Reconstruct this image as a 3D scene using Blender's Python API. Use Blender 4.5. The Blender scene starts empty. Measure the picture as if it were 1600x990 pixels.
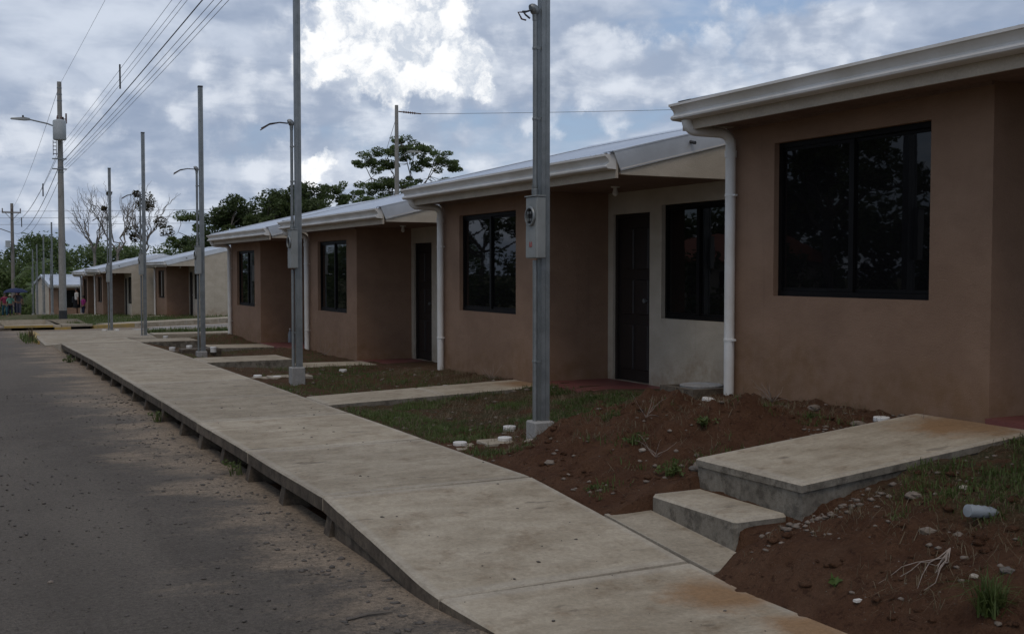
import bpy, math, random
import numpy as np
from mathutils import Vector, Matrix, noise as mnoise

random.seed(7)
rng = np.random.default_rng(11)
R = math.radians
S = bpy.context.scene
COL = S.collection
E = 1.72                      # eye height above the road (road surface is z = 0)

# ------------------------------------------------------------------ camera
cam = bpy.data.cameras.new('camera')
cam.sensor_width = 36.0
cam.lens = 1750.0 / 1600.0 * 36.0
cam.clip_start = 0.05
cam.clip_end = 5000
cam_o = bpy.data.objects.new('camera', cam)
COL.objects.link(cam_o)
cam_o.location = (0, 0, E)
cam_o.rotation_euler = (R(90 - 2.389), 0, R(-26.936))
S.camera = cam_o

# ------------------------------------------------------------------ node helper
class NT:
    def __init__(self, tree):
        self.t = tree
    def n(self, typ, **kw):
        nd = self.t.nodes.new(typ)
        for k, v in kw.items():
            setattr(nd, k, v)
        return nd
    def set(self, sock, v):
        if v is None:
            return
        if isinstance(v, bpy.types.NodeSocket):
            self.t.links.new(v, sock)
        else:
            if isinstance(v, (tuple, list)) and sock.type == 'RGBA' and len(v) == 3:
                v = (*v, 1.0)
            sock.default_value = v
    def m(self, op, a, b=None, c=None, clamp=False):
        nd = self.n('ShaderNodeMath', operation=op, use_clamp=clamp)
        self.set(nd.inputs[0], a); self.set(nd.inputs[1], b)
        if c is not None: self.set(nd.inputs[2], c)
        return nd.outputs[0]
    def v(self, op, a, b=None):
        nd = self.n('ShaderNodeVectorMath', operation=op)
        self.set(nd.inputs[0], a)
        if b is not None:
            if op == 'SCALE': self.set(nd.inputs['Scale'], b)
            else: self.set(nd.inputs[1], b)
        return nd.outputs['Value'] if op in ('DOT_PRODUCT', 'LENGTH', 'DISTANCE') else nd.outputs[0]
    def noise(self, vec, scale, detail=4.0, rough=0.5, dist=0.0, color=False):
        nd = self.n('ShaderNodeTexNoise')
        self.set(nd.inputs['Vector'], vec)
        nd.inputs['Scale'].default_value = scale
        nd.inputs['Detail'].default_value = detail
        nd.inputs['Roughness'].default_value = rough
        nd.inputs['Distortion'].default_value = dist
        return nd.outputs['Color' if color else 'Fac']
    def ss(self, x, a, b):                       # smooth step
        nd = self.n('ShaderNodeMapRange', interpolation_type='SMOOTHSTEP')
        self.set(nd.inputs[0], x)
        nd.inputs[1].default_value = a; nd.inputs[2].default_value = b
        nd.inputs[3].default_value = 0.0; nd.inputs[4].default_value = 1.0
        return nd.outputs[0]
    def mix(self, f, a, b, blend='MIX'):
        nd = self.n('ShaderNodeMix', data_type='RGBA', blend_type=blend)
        self.set(nd.inputs[0], f)
        self.set(nd.inputs[6], a); self.set(nd.inputs[7], b)
        return nd.outputs[2]
    def xyz(self, vec):
        nd = self.n('ShaderNodeSeparateXYZ'); self.set(nd.inputs[0], vec)
        return nd.outputs
    def comb(self, x, y, z):
        nd = self.n('ShaderNodeCombineXYZ')
        for i, q in enumerate((x, y, z)): self.set(nd.inputs[i], q)
        return nd.outputs[0]

# ------------------------------------------------------------------ sky
SUN_EL, SUN_AZ = 62.0, 215.0       # azimuth measured from +Y towards +X
w = bpy.data.worlds.new('World'); S.world = w; w.use_nodes = True
for nd in list(w.node_tree.nodes): w.node_tree.nodes.remove(nd)
T = NT(w.node_tree)
sky = T.n('ShaderNodeTexSky', sky_type='NISHITA', sun_disc=False)
sky.sun_elevation = R(SUN_EL); sky.sun_rotation = R(SUN_AZ)
sky.air_density = 1.0; sky.dust_density = 1.5; sky.ozone_density = 1.0
d = T.v('NORMALIZE', T.n('ShaderNodeTexCoord').outputs['Generated'])
dx = T.xyz(d)
dz = T.m('MAXIMUM', dx[2], 0.0)
# flatten the cloud field towards the horizon as a cloud deck does
dq = T.comb(dx[0], dx[1], T.m('MULTIPLY', T.m('POWER', dz, 0.85), 2.2))
warp = T.v('SCALE', T.v('SUBTRACT', T.noise(dq, 7.0, 4, 0.5, color=True), (0.5, 0.5, 0.5)), 0.10)
q = T.v('ADD', dq, warp)
def dirvec(px, py):
    yaw, pit = R(26.936), R(2.389)
    fw = Vector((math.sin(yaw) * math.cos(pit), math.cos(yaw) * math.cos(pit), -math.sin(pit)))
    rt = Vector((math.cos(yaw), -math.sin(yaw), 0)); up = rt.cross(fw)
    return (fw + rt * (px - 800) / 1750 + up * (495 - py) / 1750).normalized()
edgew = T.v('SCALE', T.v('SUBTRACT', T.noise(d, 26.0, 6, 0.62, color=True), (0.5, 0.5, 0.5)), 0.075)
de = T.v('ADD', d, edgew)
def heap(px, py, r, flat=1.5):                  # one heap of cumulus round a direction
    c = dirvec(px, py)
    dv = T.v('MULTIPLY', T.v('SUBTRACT', de, tuple(c)), (1.0, 1.0, flat))
    return T.m('SUBTRACT', 1.0, T.m('DIVIDE', T.v('LENGTH', dv), r))
def many(l):
    o = None
    for h in l:
        v_ = heap(*h); o = v_ if o is None else T.m('MAXIMUM', o, v_)
    return o
# layered grey-white deck: lumpy cloud fields lit from above, blue between them
bil = T.n('ShaderNodeTexVoronoi', feature='SMOOTH_F1')
T.set(bil.inputs['Vector'], T.v('ADD', d, T.v('SCALE', edgew, 0.55)))
bil.inputs['Scale'].default_value = 38.0; bil.inputs['Smoothness'].default_value = 0.5
puff = T.m('SUBTRACT', 0.5, bil.outputs['Distance'])
def deck(v_): return T.m('ADD', T.m('MULTIPLY', T.noise(v_, 4.6, 6, 0.52), 0.85), T.m('MULTIPLY', T.noise(v_, 17.0, 5, 0.55), 0.15))
f0 = deck(q)
f1 = deck(T.v('ADD', q, (-0.012, -0.006, 0.060)))
lit = T.m('MULTIPLY', T.m('SUBTRACT', f0, f1), 3.4)
cover = T.ss(T.m('ADD', f0, T.m('MULTIPLY', puff, 0.04)), 0.365, 0.54)
bright = T.m('ADD', T.m('ADD', lit, T.m('MULTIPLY', puff, 0.12)), T.m('MULTIPLY', T.m('SUBTRACT', T.noise(T.v('ADD', dq, (3.1, 1.7, 0.4)), 4.5, 5, 0.55), 0.5), 1.5))
ccol = T.mix(T.ss(bright, -0.42, 0.62), (3.6, 4.4, 5.95), (7.7, 8.4, 9.65))
base = T.mix(0.45, sky.outputs[0], (4.6, 6.4, 9.6))
c1 = T.mix(T.m('MULTIPLY', cover, 0.94), base, ccol)
# heaped cumulus: back ranks grey-white, the tall heap bright
soft = many([(600, 140, 0.16, 1.35), (790, 120, 0.10, 1.5), (930, 110, 0.09, 1.6), (1060, 120, 0.08, 1.8), (220, 310, 0.12, 2.4), (450, 290, 0.15, 2.2), (60, 190, 0.08, 1.8), (1250, 70, 0.09, 2.0), (330, 130, 0.08, 1.6)])
hp = many([(575, 45, 0.060, 1.15), (640, 40, 0.062, 1.15), (685, 85, 0.046, 1.2), (520, 80, 0.040, 1.2), (605, 105, 0.050, 1.4), (735, 130, 0.026, 1.3),
           (495, 272, 0.022, 1.6)])
fine = T.m('SUBTRACT', T.noise(d, 75.0, 4, 0.62), 0.5)
sm_ = T.ss(T.m('ADD', soft, T.m('ADD', T.m('MULTIPLY', puff, 0.5), T.m('MULTIPLY', T.m('SUBTRACT', T.noise(d, 15.0, 6, 0.62), 0.5), 1.6))), 0.12, 0.60)
sb_ = T.m('ADD', T.noise(T.v('ADD', q, (0.3, 0.1, 0.9)), 12.0, 6, 0.58), T.m('MULTIPLY', puff, 0.35))
scol = T.mix(T.ss(sb_, 0.36, 0.74), (4.1, 4.9, 6.4), (9.0, 9.55, 10.5))
c2 = T.mix(T.m('MULTIPLY', sm_, 0.82), c1, scol)
hd = T.m('ADD', hp, T.m('ADD', T.m('MULTIPLY', puff, 0.55), T.m('MULTIPLY', fine, 0.4)))
heapm = T.m('MULTIPLY', T.ss(hd, -0.06, 0.30), 0.97)
hn = T.noise(T.v('ADD', d, T.v('SCALE', edgew, 0.6)), 24.0, 7, 0.62); hn2 = T.noise(T.v('ADD', T.v('ADD', d, T.v('SCALE', edgew, 0.6)), (-0.004, -0.002, 0.012)), 24.0, 7, 0.62)
hsh = T.m('ADD', T.m('MULTIPLY', puff, 0.55), T.m('ADD', T.m('MULTIPLY', T.m('SUBTRACT', hn, hn2), 2.2), T.m('ADD', T.m('MULTIPLY', T.m('SUBTRACT', hn, 0.5), 0.9), T.m('MULTIPLY', T.ss(hp, 0.0, 0.6), 0.25))))
hcol = T.mix(T.ss(hsh, -0.20, 0.38), (7.2, 7.9, 9.0), (12.0, 12.1, 12.2))
c2 = T.mix(heapm, c2, hcol)
bg = T.n('ShaderNodeBackground'); T.set(bg.inputs[0], c2); bg.inputs[1].default_value = 0.085
w.cycles.sampling_method = 'MANUAL'; w.cycles.sample_map_resolution = 256
wo = T.n('ShaderNodeOutputWorld'); T.t.links.new(bg.outputs[0], wo.inputs[0])

# ------------------------------------------------------------------ sun behind thin cloud
sl = bpy.data.lights.new('sun', 'SUN'); sl.energy = 0.75; sl.angle = R(25); sl.color = (1.0, 0.86, 0.70)
so = bpy.data.objects.new('sun', sl); COL.objects.link(so)
az, el = R(SUN_AZ), R(SUN_EL)
sd = Vector((math.sin(az) * math.cos(el), math.cos(az) * math.cos(el), math.sin(el)))
so.rotation_euler = sd.to_track_quat('Z', 'Y').to_euler(); so.location = sd * 80

# ------------------------------------------------------------------ exposure
S.view_settings.view_transform = 'Standard'
S.view_settings.look = 'None'
S.view_settings.gamma = 1.0
S.view_settings.use_curve_mapping = False
S.view_settings.exposure = 0.0
S.render.engine = 'CYCLES'
S.cycles.max_bounces = 6
S.cycles.diffuse_bounces = 3
S.cycles.transparent_max_bounces = 8

# ------------------------------------------------------------------ materials
MATS = {}
def material(name):
    m = bpy.data.materials.new(name); m.use_nodes = True
    t = NT(m.node_tree)
    for nd in list(m.node_tree.nodes): m.node_tree.nodes.remove(nd)
    b = t.n('ShaderNodeBsdfPrincipled'); o = t.n('ShaderNodeOutputMaterial')
    t.t.links.new(b.outputs[0], o.inputs[0])
    MATS[name] = m
    return m, t, b
def bumpit(t, b, h, dist, strength=1.0):
    bp = t.n('ShaderNodeBump'); bp.inputs['Strength'].default_value = strength
    bp.inputs['Distance'].default_value = dist
    t.set(bp.inputs['Height'], h); t.t.links.new(bp.outputs[0], b.inputs['Normal'])
def surf(name, c1, c2, scale=2.0, rough=0.8, bump=0.003, bscale=80.0, metal=0.0, spec=0.5, fine=0.25, local=False):
    m, t, b = material(name)
    p = t.n('ShaderNodeTexCoord').outputs['Object'] if local else t.n('ShaderNodeNewGeometry').outputs['Position']
    n1 = t.noise(p, scale, 6, 0.6)
    n2 = t.noise(p, bscale, 4, 0.6)
    c = t.mix(t.ss(n1, 0.3, 0.7), c1, c2)
    k = t.m('ADD', t.m('MULTIPLY', t.m('SUBTRACT', n2, 0.5), 2 * fine), 1.0)
    t.set(b.inputs['Base Color'], t.v('SCALE', c, k))
    t.set(b.inputs['Roughness'], t.m('ADD', rough - 0.06, t.m('MULTIPLY', n1, 0.12)))
    b.inputs['Metallic'].default_value = metal
    b.inputs['Specular IOR Level'].default_value = spec
    if bump: bumpit(t, b, n2, bump)
    return m

def stucco(name, c1, c2, stain):
    m, t, b = material(name)
    p = t.n('ShaderNodeNewGeometry').outputs['Position']
    oz = t.xyz(t.n('ShaderNodeTexCoord').outputs['Object'])[2]
    big = t.noise(p, 0.9, 5, 0.6); fin = t.noise(p, 120, 3, 0.6); med = t.noise(p, 7, 5, 0.65)
    trowel = t.noise(t.v('MULTIPLY', p, (1.0, 1.0, 1.4)), 2.6, 6, 0.62, 0.3)
    c = t.mix(t.ss(t.m('ADD', t.m('MULTIPLY', big, 0.6), t.m('MULTIPLY', trowel, 0.4)), 0.36, 0.64), c1, c2)
    # splashed mud along the foot of the wall
    lim = t.m('ADD', t.m('MULTIPLY', t.noise(p, 1.3, 5, 0.6), 1.0), -0.22)
    mud = t.m('MULTIPLY', t.m('SUBTRACT', 1.0, t.ss(t.m('SUBTRACT', oz, lim), -0.2, 0.22)), t.ss(med, 0.25, 0.7))
    # faint rain runs
    run = t.noise(t.v('MULTIPLY', p, (9.0, 9.0, 0.35)), 1.0, 4, 0.6)
    c = t.mix(t.m('MULTIPLY', t.ss(run, 0.58, 0.78), 0.16), c, (0.06, 0.045, 0.035))
    c = t.mix(t.m('MULTIPLY', mud, 0.6), c, stain)
    k = t.m('ADD', t.m('ADD', t.m('MULTIPLY', t.m('SUBTRACT', fin, 0.5), 0.30), t.m('MULTIPLY', t.m('SUBTRACT', trowel, 0.5), 0.22)), 1.0)
    t.set(b.inputs['Base Color'], t.v('SCALE', c, k))
    b.inputs['Roughness'].default_value = 0.88
    b.inputs['Specular IOR Level'].default_value = 0.25
    bumpit(t, b, t.m('ADD', fin, t.m('ADD', t.m('MULTIPLY', med, 1.5), t.m('MULTIPLY', trowel, 1.0))), 0.005)
    return m
stucco('wall_brown', (0.245, 0.150, 0.097), (0.288, 0.180, 0.118), (0.195, 0.108, 0.048))
stucco('wall_cream', (0.44, 0.375, 0.29), (0.50, 0.435, 0.345), (0.28, 0.19, 0.11))

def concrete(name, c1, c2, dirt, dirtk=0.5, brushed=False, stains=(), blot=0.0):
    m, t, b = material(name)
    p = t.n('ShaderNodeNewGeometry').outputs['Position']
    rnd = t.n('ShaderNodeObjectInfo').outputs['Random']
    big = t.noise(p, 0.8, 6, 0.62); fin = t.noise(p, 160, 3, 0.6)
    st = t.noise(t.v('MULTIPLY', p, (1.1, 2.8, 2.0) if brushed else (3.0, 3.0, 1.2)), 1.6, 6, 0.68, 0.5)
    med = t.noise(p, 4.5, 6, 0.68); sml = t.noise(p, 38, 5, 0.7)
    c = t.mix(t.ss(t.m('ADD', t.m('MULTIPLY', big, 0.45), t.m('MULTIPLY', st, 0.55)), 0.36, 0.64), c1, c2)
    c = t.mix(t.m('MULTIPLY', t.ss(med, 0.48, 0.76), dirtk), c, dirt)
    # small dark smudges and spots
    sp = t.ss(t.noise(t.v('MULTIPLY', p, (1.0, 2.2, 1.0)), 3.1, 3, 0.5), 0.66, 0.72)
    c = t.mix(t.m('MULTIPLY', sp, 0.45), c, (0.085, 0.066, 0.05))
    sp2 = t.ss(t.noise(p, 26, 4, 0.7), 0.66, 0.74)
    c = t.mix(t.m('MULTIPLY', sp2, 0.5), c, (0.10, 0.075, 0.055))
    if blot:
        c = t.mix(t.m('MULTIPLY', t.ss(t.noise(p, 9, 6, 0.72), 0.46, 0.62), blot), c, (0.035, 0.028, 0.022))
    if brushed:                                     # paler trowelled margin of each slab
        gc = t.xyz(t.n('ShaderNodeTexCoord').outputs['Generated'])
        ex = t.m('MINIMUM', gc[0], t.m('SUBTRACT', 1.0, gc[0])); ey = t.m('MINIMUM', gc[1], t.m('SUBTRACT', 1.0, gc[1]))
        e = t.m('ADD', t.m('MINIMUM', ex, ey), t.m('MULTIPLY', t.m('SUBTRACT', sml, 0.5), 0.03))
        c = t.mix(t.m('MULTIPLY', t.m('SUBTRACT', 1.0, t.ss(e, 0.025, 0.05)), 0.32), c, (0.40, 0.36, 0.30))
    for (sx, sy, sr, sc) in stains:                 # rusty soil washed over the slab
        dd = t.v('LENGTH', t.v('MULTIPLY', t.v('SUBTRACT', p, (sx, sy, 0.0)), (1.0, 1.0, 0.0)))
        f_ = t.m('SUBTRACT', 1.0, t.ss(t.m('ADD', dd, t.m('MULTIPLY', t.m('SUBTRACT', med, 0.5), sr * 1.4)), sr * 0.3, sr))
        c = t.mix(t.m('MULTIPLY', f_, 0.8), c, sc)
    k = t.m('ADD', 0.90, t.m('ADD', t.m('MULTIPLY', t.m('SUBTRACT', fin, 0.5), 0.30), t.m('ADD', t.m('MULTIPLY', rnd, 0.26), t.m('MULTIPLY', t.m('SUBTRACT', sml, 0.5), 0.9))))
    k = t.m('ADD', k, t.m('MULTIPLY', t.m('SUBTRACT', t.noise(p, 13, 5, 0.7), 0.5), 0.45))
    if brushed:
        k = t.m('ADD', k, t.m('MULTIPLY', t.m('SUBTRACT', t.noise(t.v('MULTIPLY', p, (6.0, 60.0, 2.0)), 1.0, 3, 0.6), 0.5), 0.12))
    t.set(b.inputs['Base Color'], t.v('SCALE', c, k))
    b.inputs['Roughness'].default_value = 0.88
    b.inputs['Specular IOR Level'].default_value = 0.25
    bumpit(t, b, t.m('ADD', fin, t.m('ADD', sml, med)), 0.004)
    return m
ORANGE = (0.22, 0.115, 0.045)
concrete('pavement', (0.262, 0.214, 0.150), (0.385, 0.326, 0.242), (0.170, 0.118, 0.070), 0.75, True, [(3.62, 4.72, 0.38, ORANGE), (6.5, 5.6, 0.6, ORANGE), (6.5, 12.4, 0.5, ORANGE), (3.7, 4.1, 0.3, ORANGE)])
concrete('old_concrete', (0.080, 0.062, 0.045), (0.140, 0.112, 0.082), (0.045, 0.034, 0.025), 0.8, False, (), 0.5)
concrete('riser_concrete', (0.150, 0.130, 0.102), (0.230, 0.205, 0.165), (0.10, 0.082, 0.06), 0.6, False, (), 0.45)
concrete('grey_concrete', (0.24, 0.23, 0.215), (0.32, 0.31, 0.29), (0.19, 0.15, 0.11), 0.45)
concrete('pole_concrete', (0.20, 0.19, 0.17), (0.26, 0.25, 0.23), (0.17, 0.155, 0.13), 0.3)
surf('yellow_paint', (0.40, 0.255, 0.06), (0.30, 0.22, 0.09), 6, 0.8, fine=0.3)
surf('white_paint', (0.55, 0.54, 0.52), (0.35, 0.34, 0.32), 9, 0.85, fine=0.35)
surf('red_floor', (0.19, 0.055, 0.045), (0.14, 0.05, 0.04), 3, 0.55, 0.001, 60)

def asphalt():
    m, t, b = material('asphalt')
    p = t.n('ShaderNodeNewGeometry').outputs['Position']
    pp = t.xyz(p)
    big = t.noise(p, 0.35, 6, 0.6); med = t.noise(p, 2.3, 6, 0.66); fin = t.noise(p, 34, 6, 0.8); grit = t.noise(p, 120, 4, 0.75)
    track = t.noise(t.v('MULTIPLY', p, (1.1, 0.10, 1.0)), 1.0, 4, 0.55)          # worn wheel tracks
    c = t.mix(t.ss(t.m('ADD', t.m('MULTIPLY', big, 0.5), t.m('MULTIPLY', track, 0.5)), 0.38, 0.62), (0.106, 0.089, 0.072), (0.150, 0.127, 0.102))
    c = t.mix(t.m('MULTIPLY', t.ss(med, 0.46, 0.70), 0.45), c, (0.155, 0.130, 0.105))
    # sand washed along the foot of the pavement
    rag = t.m('ADD', t.m('MULTIPLY', t.m('SUBTRACT', t.noise(t.v('MULTIPLY', p, (0.6, 1.6, 1.0)), 0.8, 6, 0.66), 0.5), 3.4), t.m('MULTIPLY', t.m('SUBTRACT', med, 0.5), 0.9))
    edge = t.m('ADD', t.m('SUBTRACT', pp[0], 2.2), rag)
    sand = t.m('MULTIPLY', t.ss(edge, -0.85, 0.0), t.ss(t.m('ADD', fin, t.m('MULTIPLY', med, 0.8)), 0.62, 0.98))
    sand = t.m('MULTIPLY', sand, t.ss(pp[0], 0.2, 1.4))
    c = t.mix(t.m('MULTIPLY', sand, 0.92), c, (0.290, 0.222, 0.155))
    k = t.m('ADD', 0.95, t.m('ADD', t.m('MULTIPLY', t.m('SUBTRACT', fin, 0.5), 1.7), t.m('MULTIPLY', t.m('SUBTRACT', grit, 0.5), 1.7)))
    c = t.v('SCALE', c, k)
    c = t.mix(t.m('MULTIPLY', t.ss(grit, 0.64, 0.70), 0.6), c, (0.24, 0.205, 0.17))
    c = t.mix(t.m('MULTIPLY', t.ss(t.noise(p, 48, 4, 0.7), 0.62, 0.68), 0.6), c, (0.04, 0.035, 0.03))
    t.set(b.inputs['Base Color'], c)
    b.inputs['Roughness'].default_value = 0.92
    b.inputs['Specular IOR Level'].default_value = 0.2
    bumpit(t, b, t.m('ADD', fin, t.m('MULTIPLY', grit, 0.6)), 0.012)
asphalt()

def soil(name, veg_attr=True):
    m, t, b = material(name)
    p = t.n('ShaderNodeNewGeometry').outputs['Position']
    big = t.noise(p, 0.9, 5, 0.6); med = t.noise(p, 5.0, 6, 0.68); fin = t.noise(p, 45, 5, 0.7); grit = t.noise(p, 150, 3, 0.65)
    c = t.mix(t.ss(med, 0.3, 0.7), (0.110, 0.051, 0.028), (0.160, 0.082, 0.046))
    c = t.mix(t.m('MULTIPLY', t.ss(big, 0.5, 0.72), 0.5), c, (0.180, 0.108, 0.068))
    c = t.mix(t.ss(t.noise(p, 70, 5, 0.75), 0.60, 0.70), c, (0.22, 0.165, 0.115))
    c = t.mix(t.m('MULTIPLY', t.ss(t.noise(p, 16, 6, 0.72), 0.54, 0.66), 0.75), c, (0.058, 0.027, 0.016))
    if veg_attr:
        a = t.n('ShaderNodeAttribute', attribute_name='veg')
        g = t.m('MULTIPLY', a.outputs['Fac'], t.ss(t.noise(p, 7, 5, 0.7), 0.30, 0.62))
        gc = t.mix(t.ss(fin, 0.35, 0.65), (0.060, 0.062, 0.026), (0.135, 0.105, 0.060))
        c = t.mix(g, c, gc)
    k = t.m('ADD', 1.0, t.m('ADD', t.m('MULTIPLY', t.m('SUBTRACT', fin, 0.5), 0.7), t.m('MULTIPLY', t.m('SUBTRACT', grit, 0.5), 0.5)))
    t.set(b.inputs['Base Color'], t.v('SCALE', c, k))
    b.inputs['Roughness'].default_value = 0.96
    b.inputs['Specular IOR Level'].default_value = 0.1
    bumpit(t, b, t.m('ADD', fin, t.m('MULTIPLY', grit, 0.5)), 0.055)
soil('soil')
surf('meadow', (0.055, 0.062, 0.022), (0.105, 0.090, 0.045), 0.35, 0.95, 0.02, 9, fine=0.6, spec=0.1)
surf('galvanised', (0.185, 0.195, 0.192), (0.255, 0.265, 0.26), 7, 0.5, 0.0006, 90, metal=0.6, fine=0.15)
surf('galvanised_box', (0.235, 0.24, 0.225), (0.285, 0.29, 0.275), 5, 0.55, 0.0005, 70, metal=0.25, fine=0.08)
surf('zinc', (0.60, 0.62, 0.65), (0.70, 0.71, 0.73), 2, 0.42, 0.001, 25, metal=0.8, fine=0.1)
surf('zinc_flashing', (0.62, 0.63, 0.64), (0.76, 0.77, 0.78), 1.5, 0.45, 0.004, 5, metal=0.7, fine=0.1)
surf('pvc_white', (0.72, 0.70, 0.66), (0.62, 0.58, 0.52), 2.5, 0.45, 0.0, 60, fine=0.06)
surf('gutter_white', (0.74, 0.71, 0.67), (0.60, 0.56, 0.50), 1.6, 0.5, 0.0, 60, fine=0.05)
surf('fascia_cream', (0.46, 0.39, 0.30), (0.38, 0.32, 0.25), 3, 0.7, 0.001, 60)
surf('soffit_brown', (0.17, 0.105, 0.075), (0.21, 0.135, 0.098), 4, 0.75, 0.001, 50)
surf('frame_bronze', (0.006, 0.0055, 0.0055), (0.009, 0.008, 0.008), 4, 0.5, 0.0, 60, fine=0.1, spec=0.1)
surf('door_wood', (0.013, 0.0085, 0.007), (0.019, 0.0125, 0.010), 6, 0.55, 0.001, 50)
surf('black_rubber', (0.02, 0.02, 0.022), (0.03, 0.03, 0.03), 5, 0.6, 0.0)
surf('cable', (0.035, 0.036, 0.04), (0.05, 0.05, 0.055), 5, 0.6, 0.0)
surf('cable_grey', (0.13, 0.135, 0.15), (0.17, 0.175, 0.19), 5, 0.5, 0.0)
surf('insulator', (0.10, 0.06, 0.05), (0.14, 0.08, 0.06), 8, 0.35, 0.0)
surf('transformer_grey', (0.36, 0.38, 0.38), (0.43, 0.45, 0.45), 3, 0.5, 0.0)
surf('rust_red', (0.35, 0.05, 0.04), (0.3, 0.04, 0.03), 9, 0.7, 0.0)
surf('dark_void', (0.006, 0.005, 0.005), (0.008, 0.007, 0.006), 5, 0.9, 0.0)
surf('roof_tile', (0.26, 0.085, 0.05), (0.33, 0.12, 0.07), 3, 0.8, 0.004, 30)
surf('stone', (0.115, 0.088, 0.066), (0.20, 0.16, 0.125), 14, 0.9, 0.004, 60, fine=0.35)
surf('stone_dark', (0.070, 0.060, 0.050), (0.125, 0.105, 0.088), 14, 0.9, 0.004, 60, fine=0.35)
surf('stone_pale', (0.26, 0.22, 0.175), (0.36, 0.31, 0.255), 14, 0.9, 0.004, 60, fine=0.3)
surf('twig', (0.20, 0.155, 0.125), (0.28, 0.225, 0.185), 20, 0.9, 0.0)
surf('dead_bark', (0.19, 0.165, 0.14), (0.26, 0.23, 0.20), 4, 0.9, 0.01, 30)
surf('bark', (0.085, 0.07, 0.055), (0.13, 0.11, 0.09), 4, 0.9, 0.01, 30)
surf('wood_post', (0.17, 0.15, 0.13), (0.23, 0.20, 0.175), 3, 0.85, 0.003, 30)
surf('skin', (0.22, 0.115, 0.075), (0.24, 0.13, 0.085), 6, 0.6, 0.0)
surf('hair', (0.012, 0.009, 0.008), (0.02, 0.015, 0.012), 9, 0.6, 0.0)
for nm, c in dict(cloth_magenta=(0.30, 0.035, 0.17), cloth_red=(0.24, 0.035, 0.075), cloth_green=(0.20, 0.45, 0.33), cloth_grey=(0.11, 0.10, 0.12),
                  cloth_black=(0.012, 0.012, 0.014), cloth_navy=(0.02, 0.025, 0.05), cloth_teal=(0.03, 0.09, 0.12), cloth_white=(0.55, 0.52, 0.48),
                  cloth_brown=(0.10, 0.06, 0.045), cap_pale=(0.52, 0.46, 0.38), umbrella_blue=(0.028, 0.036, 0.08), bag_black=(0.01, 0.01, 0.012), cap_red=(0.42, 0.07, 0.07)).items():
    surf(nm, c, tuple(x * 0.85 for x in c), 9, 0.85, 0.0, spec=0.2)

def leafmat(name, c1, c2, c3):
    m, t, b = material(name)
    p = t.n('ShaderNodeNewGeometry').outputs['Position']
    n1 = t.noise(p, 0.7, 4, 0.6); n2 = t.noise(p, 9.0, 3, 0.6)
    c = t.mix(t.ss(n1, 0.35, 0.65), c1, c2)
    c = t.mix(t.m('MULTIPLY', t.ss(n2, 0.52, 0.75), 0.6), c, c3)
    t.set(b.inputs['Base Color'], c)
    b.inputs['Roughness'].default_value = 0.6
    b.inputs['Specular IOR Level'].default_value = 0.3
    tr = t.n('ShaderNodeBsdfTranslucent'); t.set(tr.inputs[0], c)
    mx = t.n('ShaderNodeMixShader'); mx.inputs[0].default_value = 0.42
    t.t.links.new(b.outputs[0], mx.inputs[1]); t.t.links.new(tr.outputs[0], mx.inputs[2])
    o = [x for x in t.t.nodes if x.type == 'OUTPUT_MATERIAL'][0]
    t.t.links.new(mx.outputs[0], o.inputs[0])
leafmat('leaf_dark', (0.060, 0.084, 0.028), (0.084, 0.112, 0.038), (0.125, 0.14, 0.052))
leafmat('leaf_mid', (0.095, 0.130, 0.045), (0.125, 0.170, 0.058), (0.18, 0.20, 0.08))
leafmat('leaf_bright', (0.080, 0.120, 0.028), (0.105, 0.150, 0.036), (0.15, 0.165, 0.05))
leafmat('leaf_brown', (0.085, 0.062, 0.030), (0.075, 0.075, 0.030), (0.12, 0.085, 0.045))
leafmat('grass_green', (0.075, 0.105, 0.028), (0.105, 0.138, 0.038), (0.15, 0.15, 0.055))
leafmat('grass_dry', (0.16, 0.12, 0.07), (0.20, 0.155, 0.095), (0.26, 0.20, 0.13))

def glass_dark():
    m, t, b = material('dark_glass')
    p = t.n('ShaderNodeNewGeometry').outputs['Position']
    n = t.noise(p, 1.7, 3, 0.5)
    t.set(b.inputs['Base Color'], t.mix(n, (0.004, 0.004, 0.005), (0.009, 0.008, 0.008)))
    b.inputs['Roughness'].default_value = 0.015
    b.inputs['IOR'].default_value = 1.36
    bumpit(t, b, n, 0.0015, 0.5)
glass_dark()
def clear_plastic():
    m, t, b = material('clear_plastic')
    b.inputs['Base Color'].default_value = (0.42, 0.45, 0.47, 1)
    b.inputs['Roughness'].default_value = 0.22
    b.inputs['Transmission Weight'].default_value = 0.4
    b.inputs['IOR'].default_value = 1.3
clear_plastic()
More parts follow.
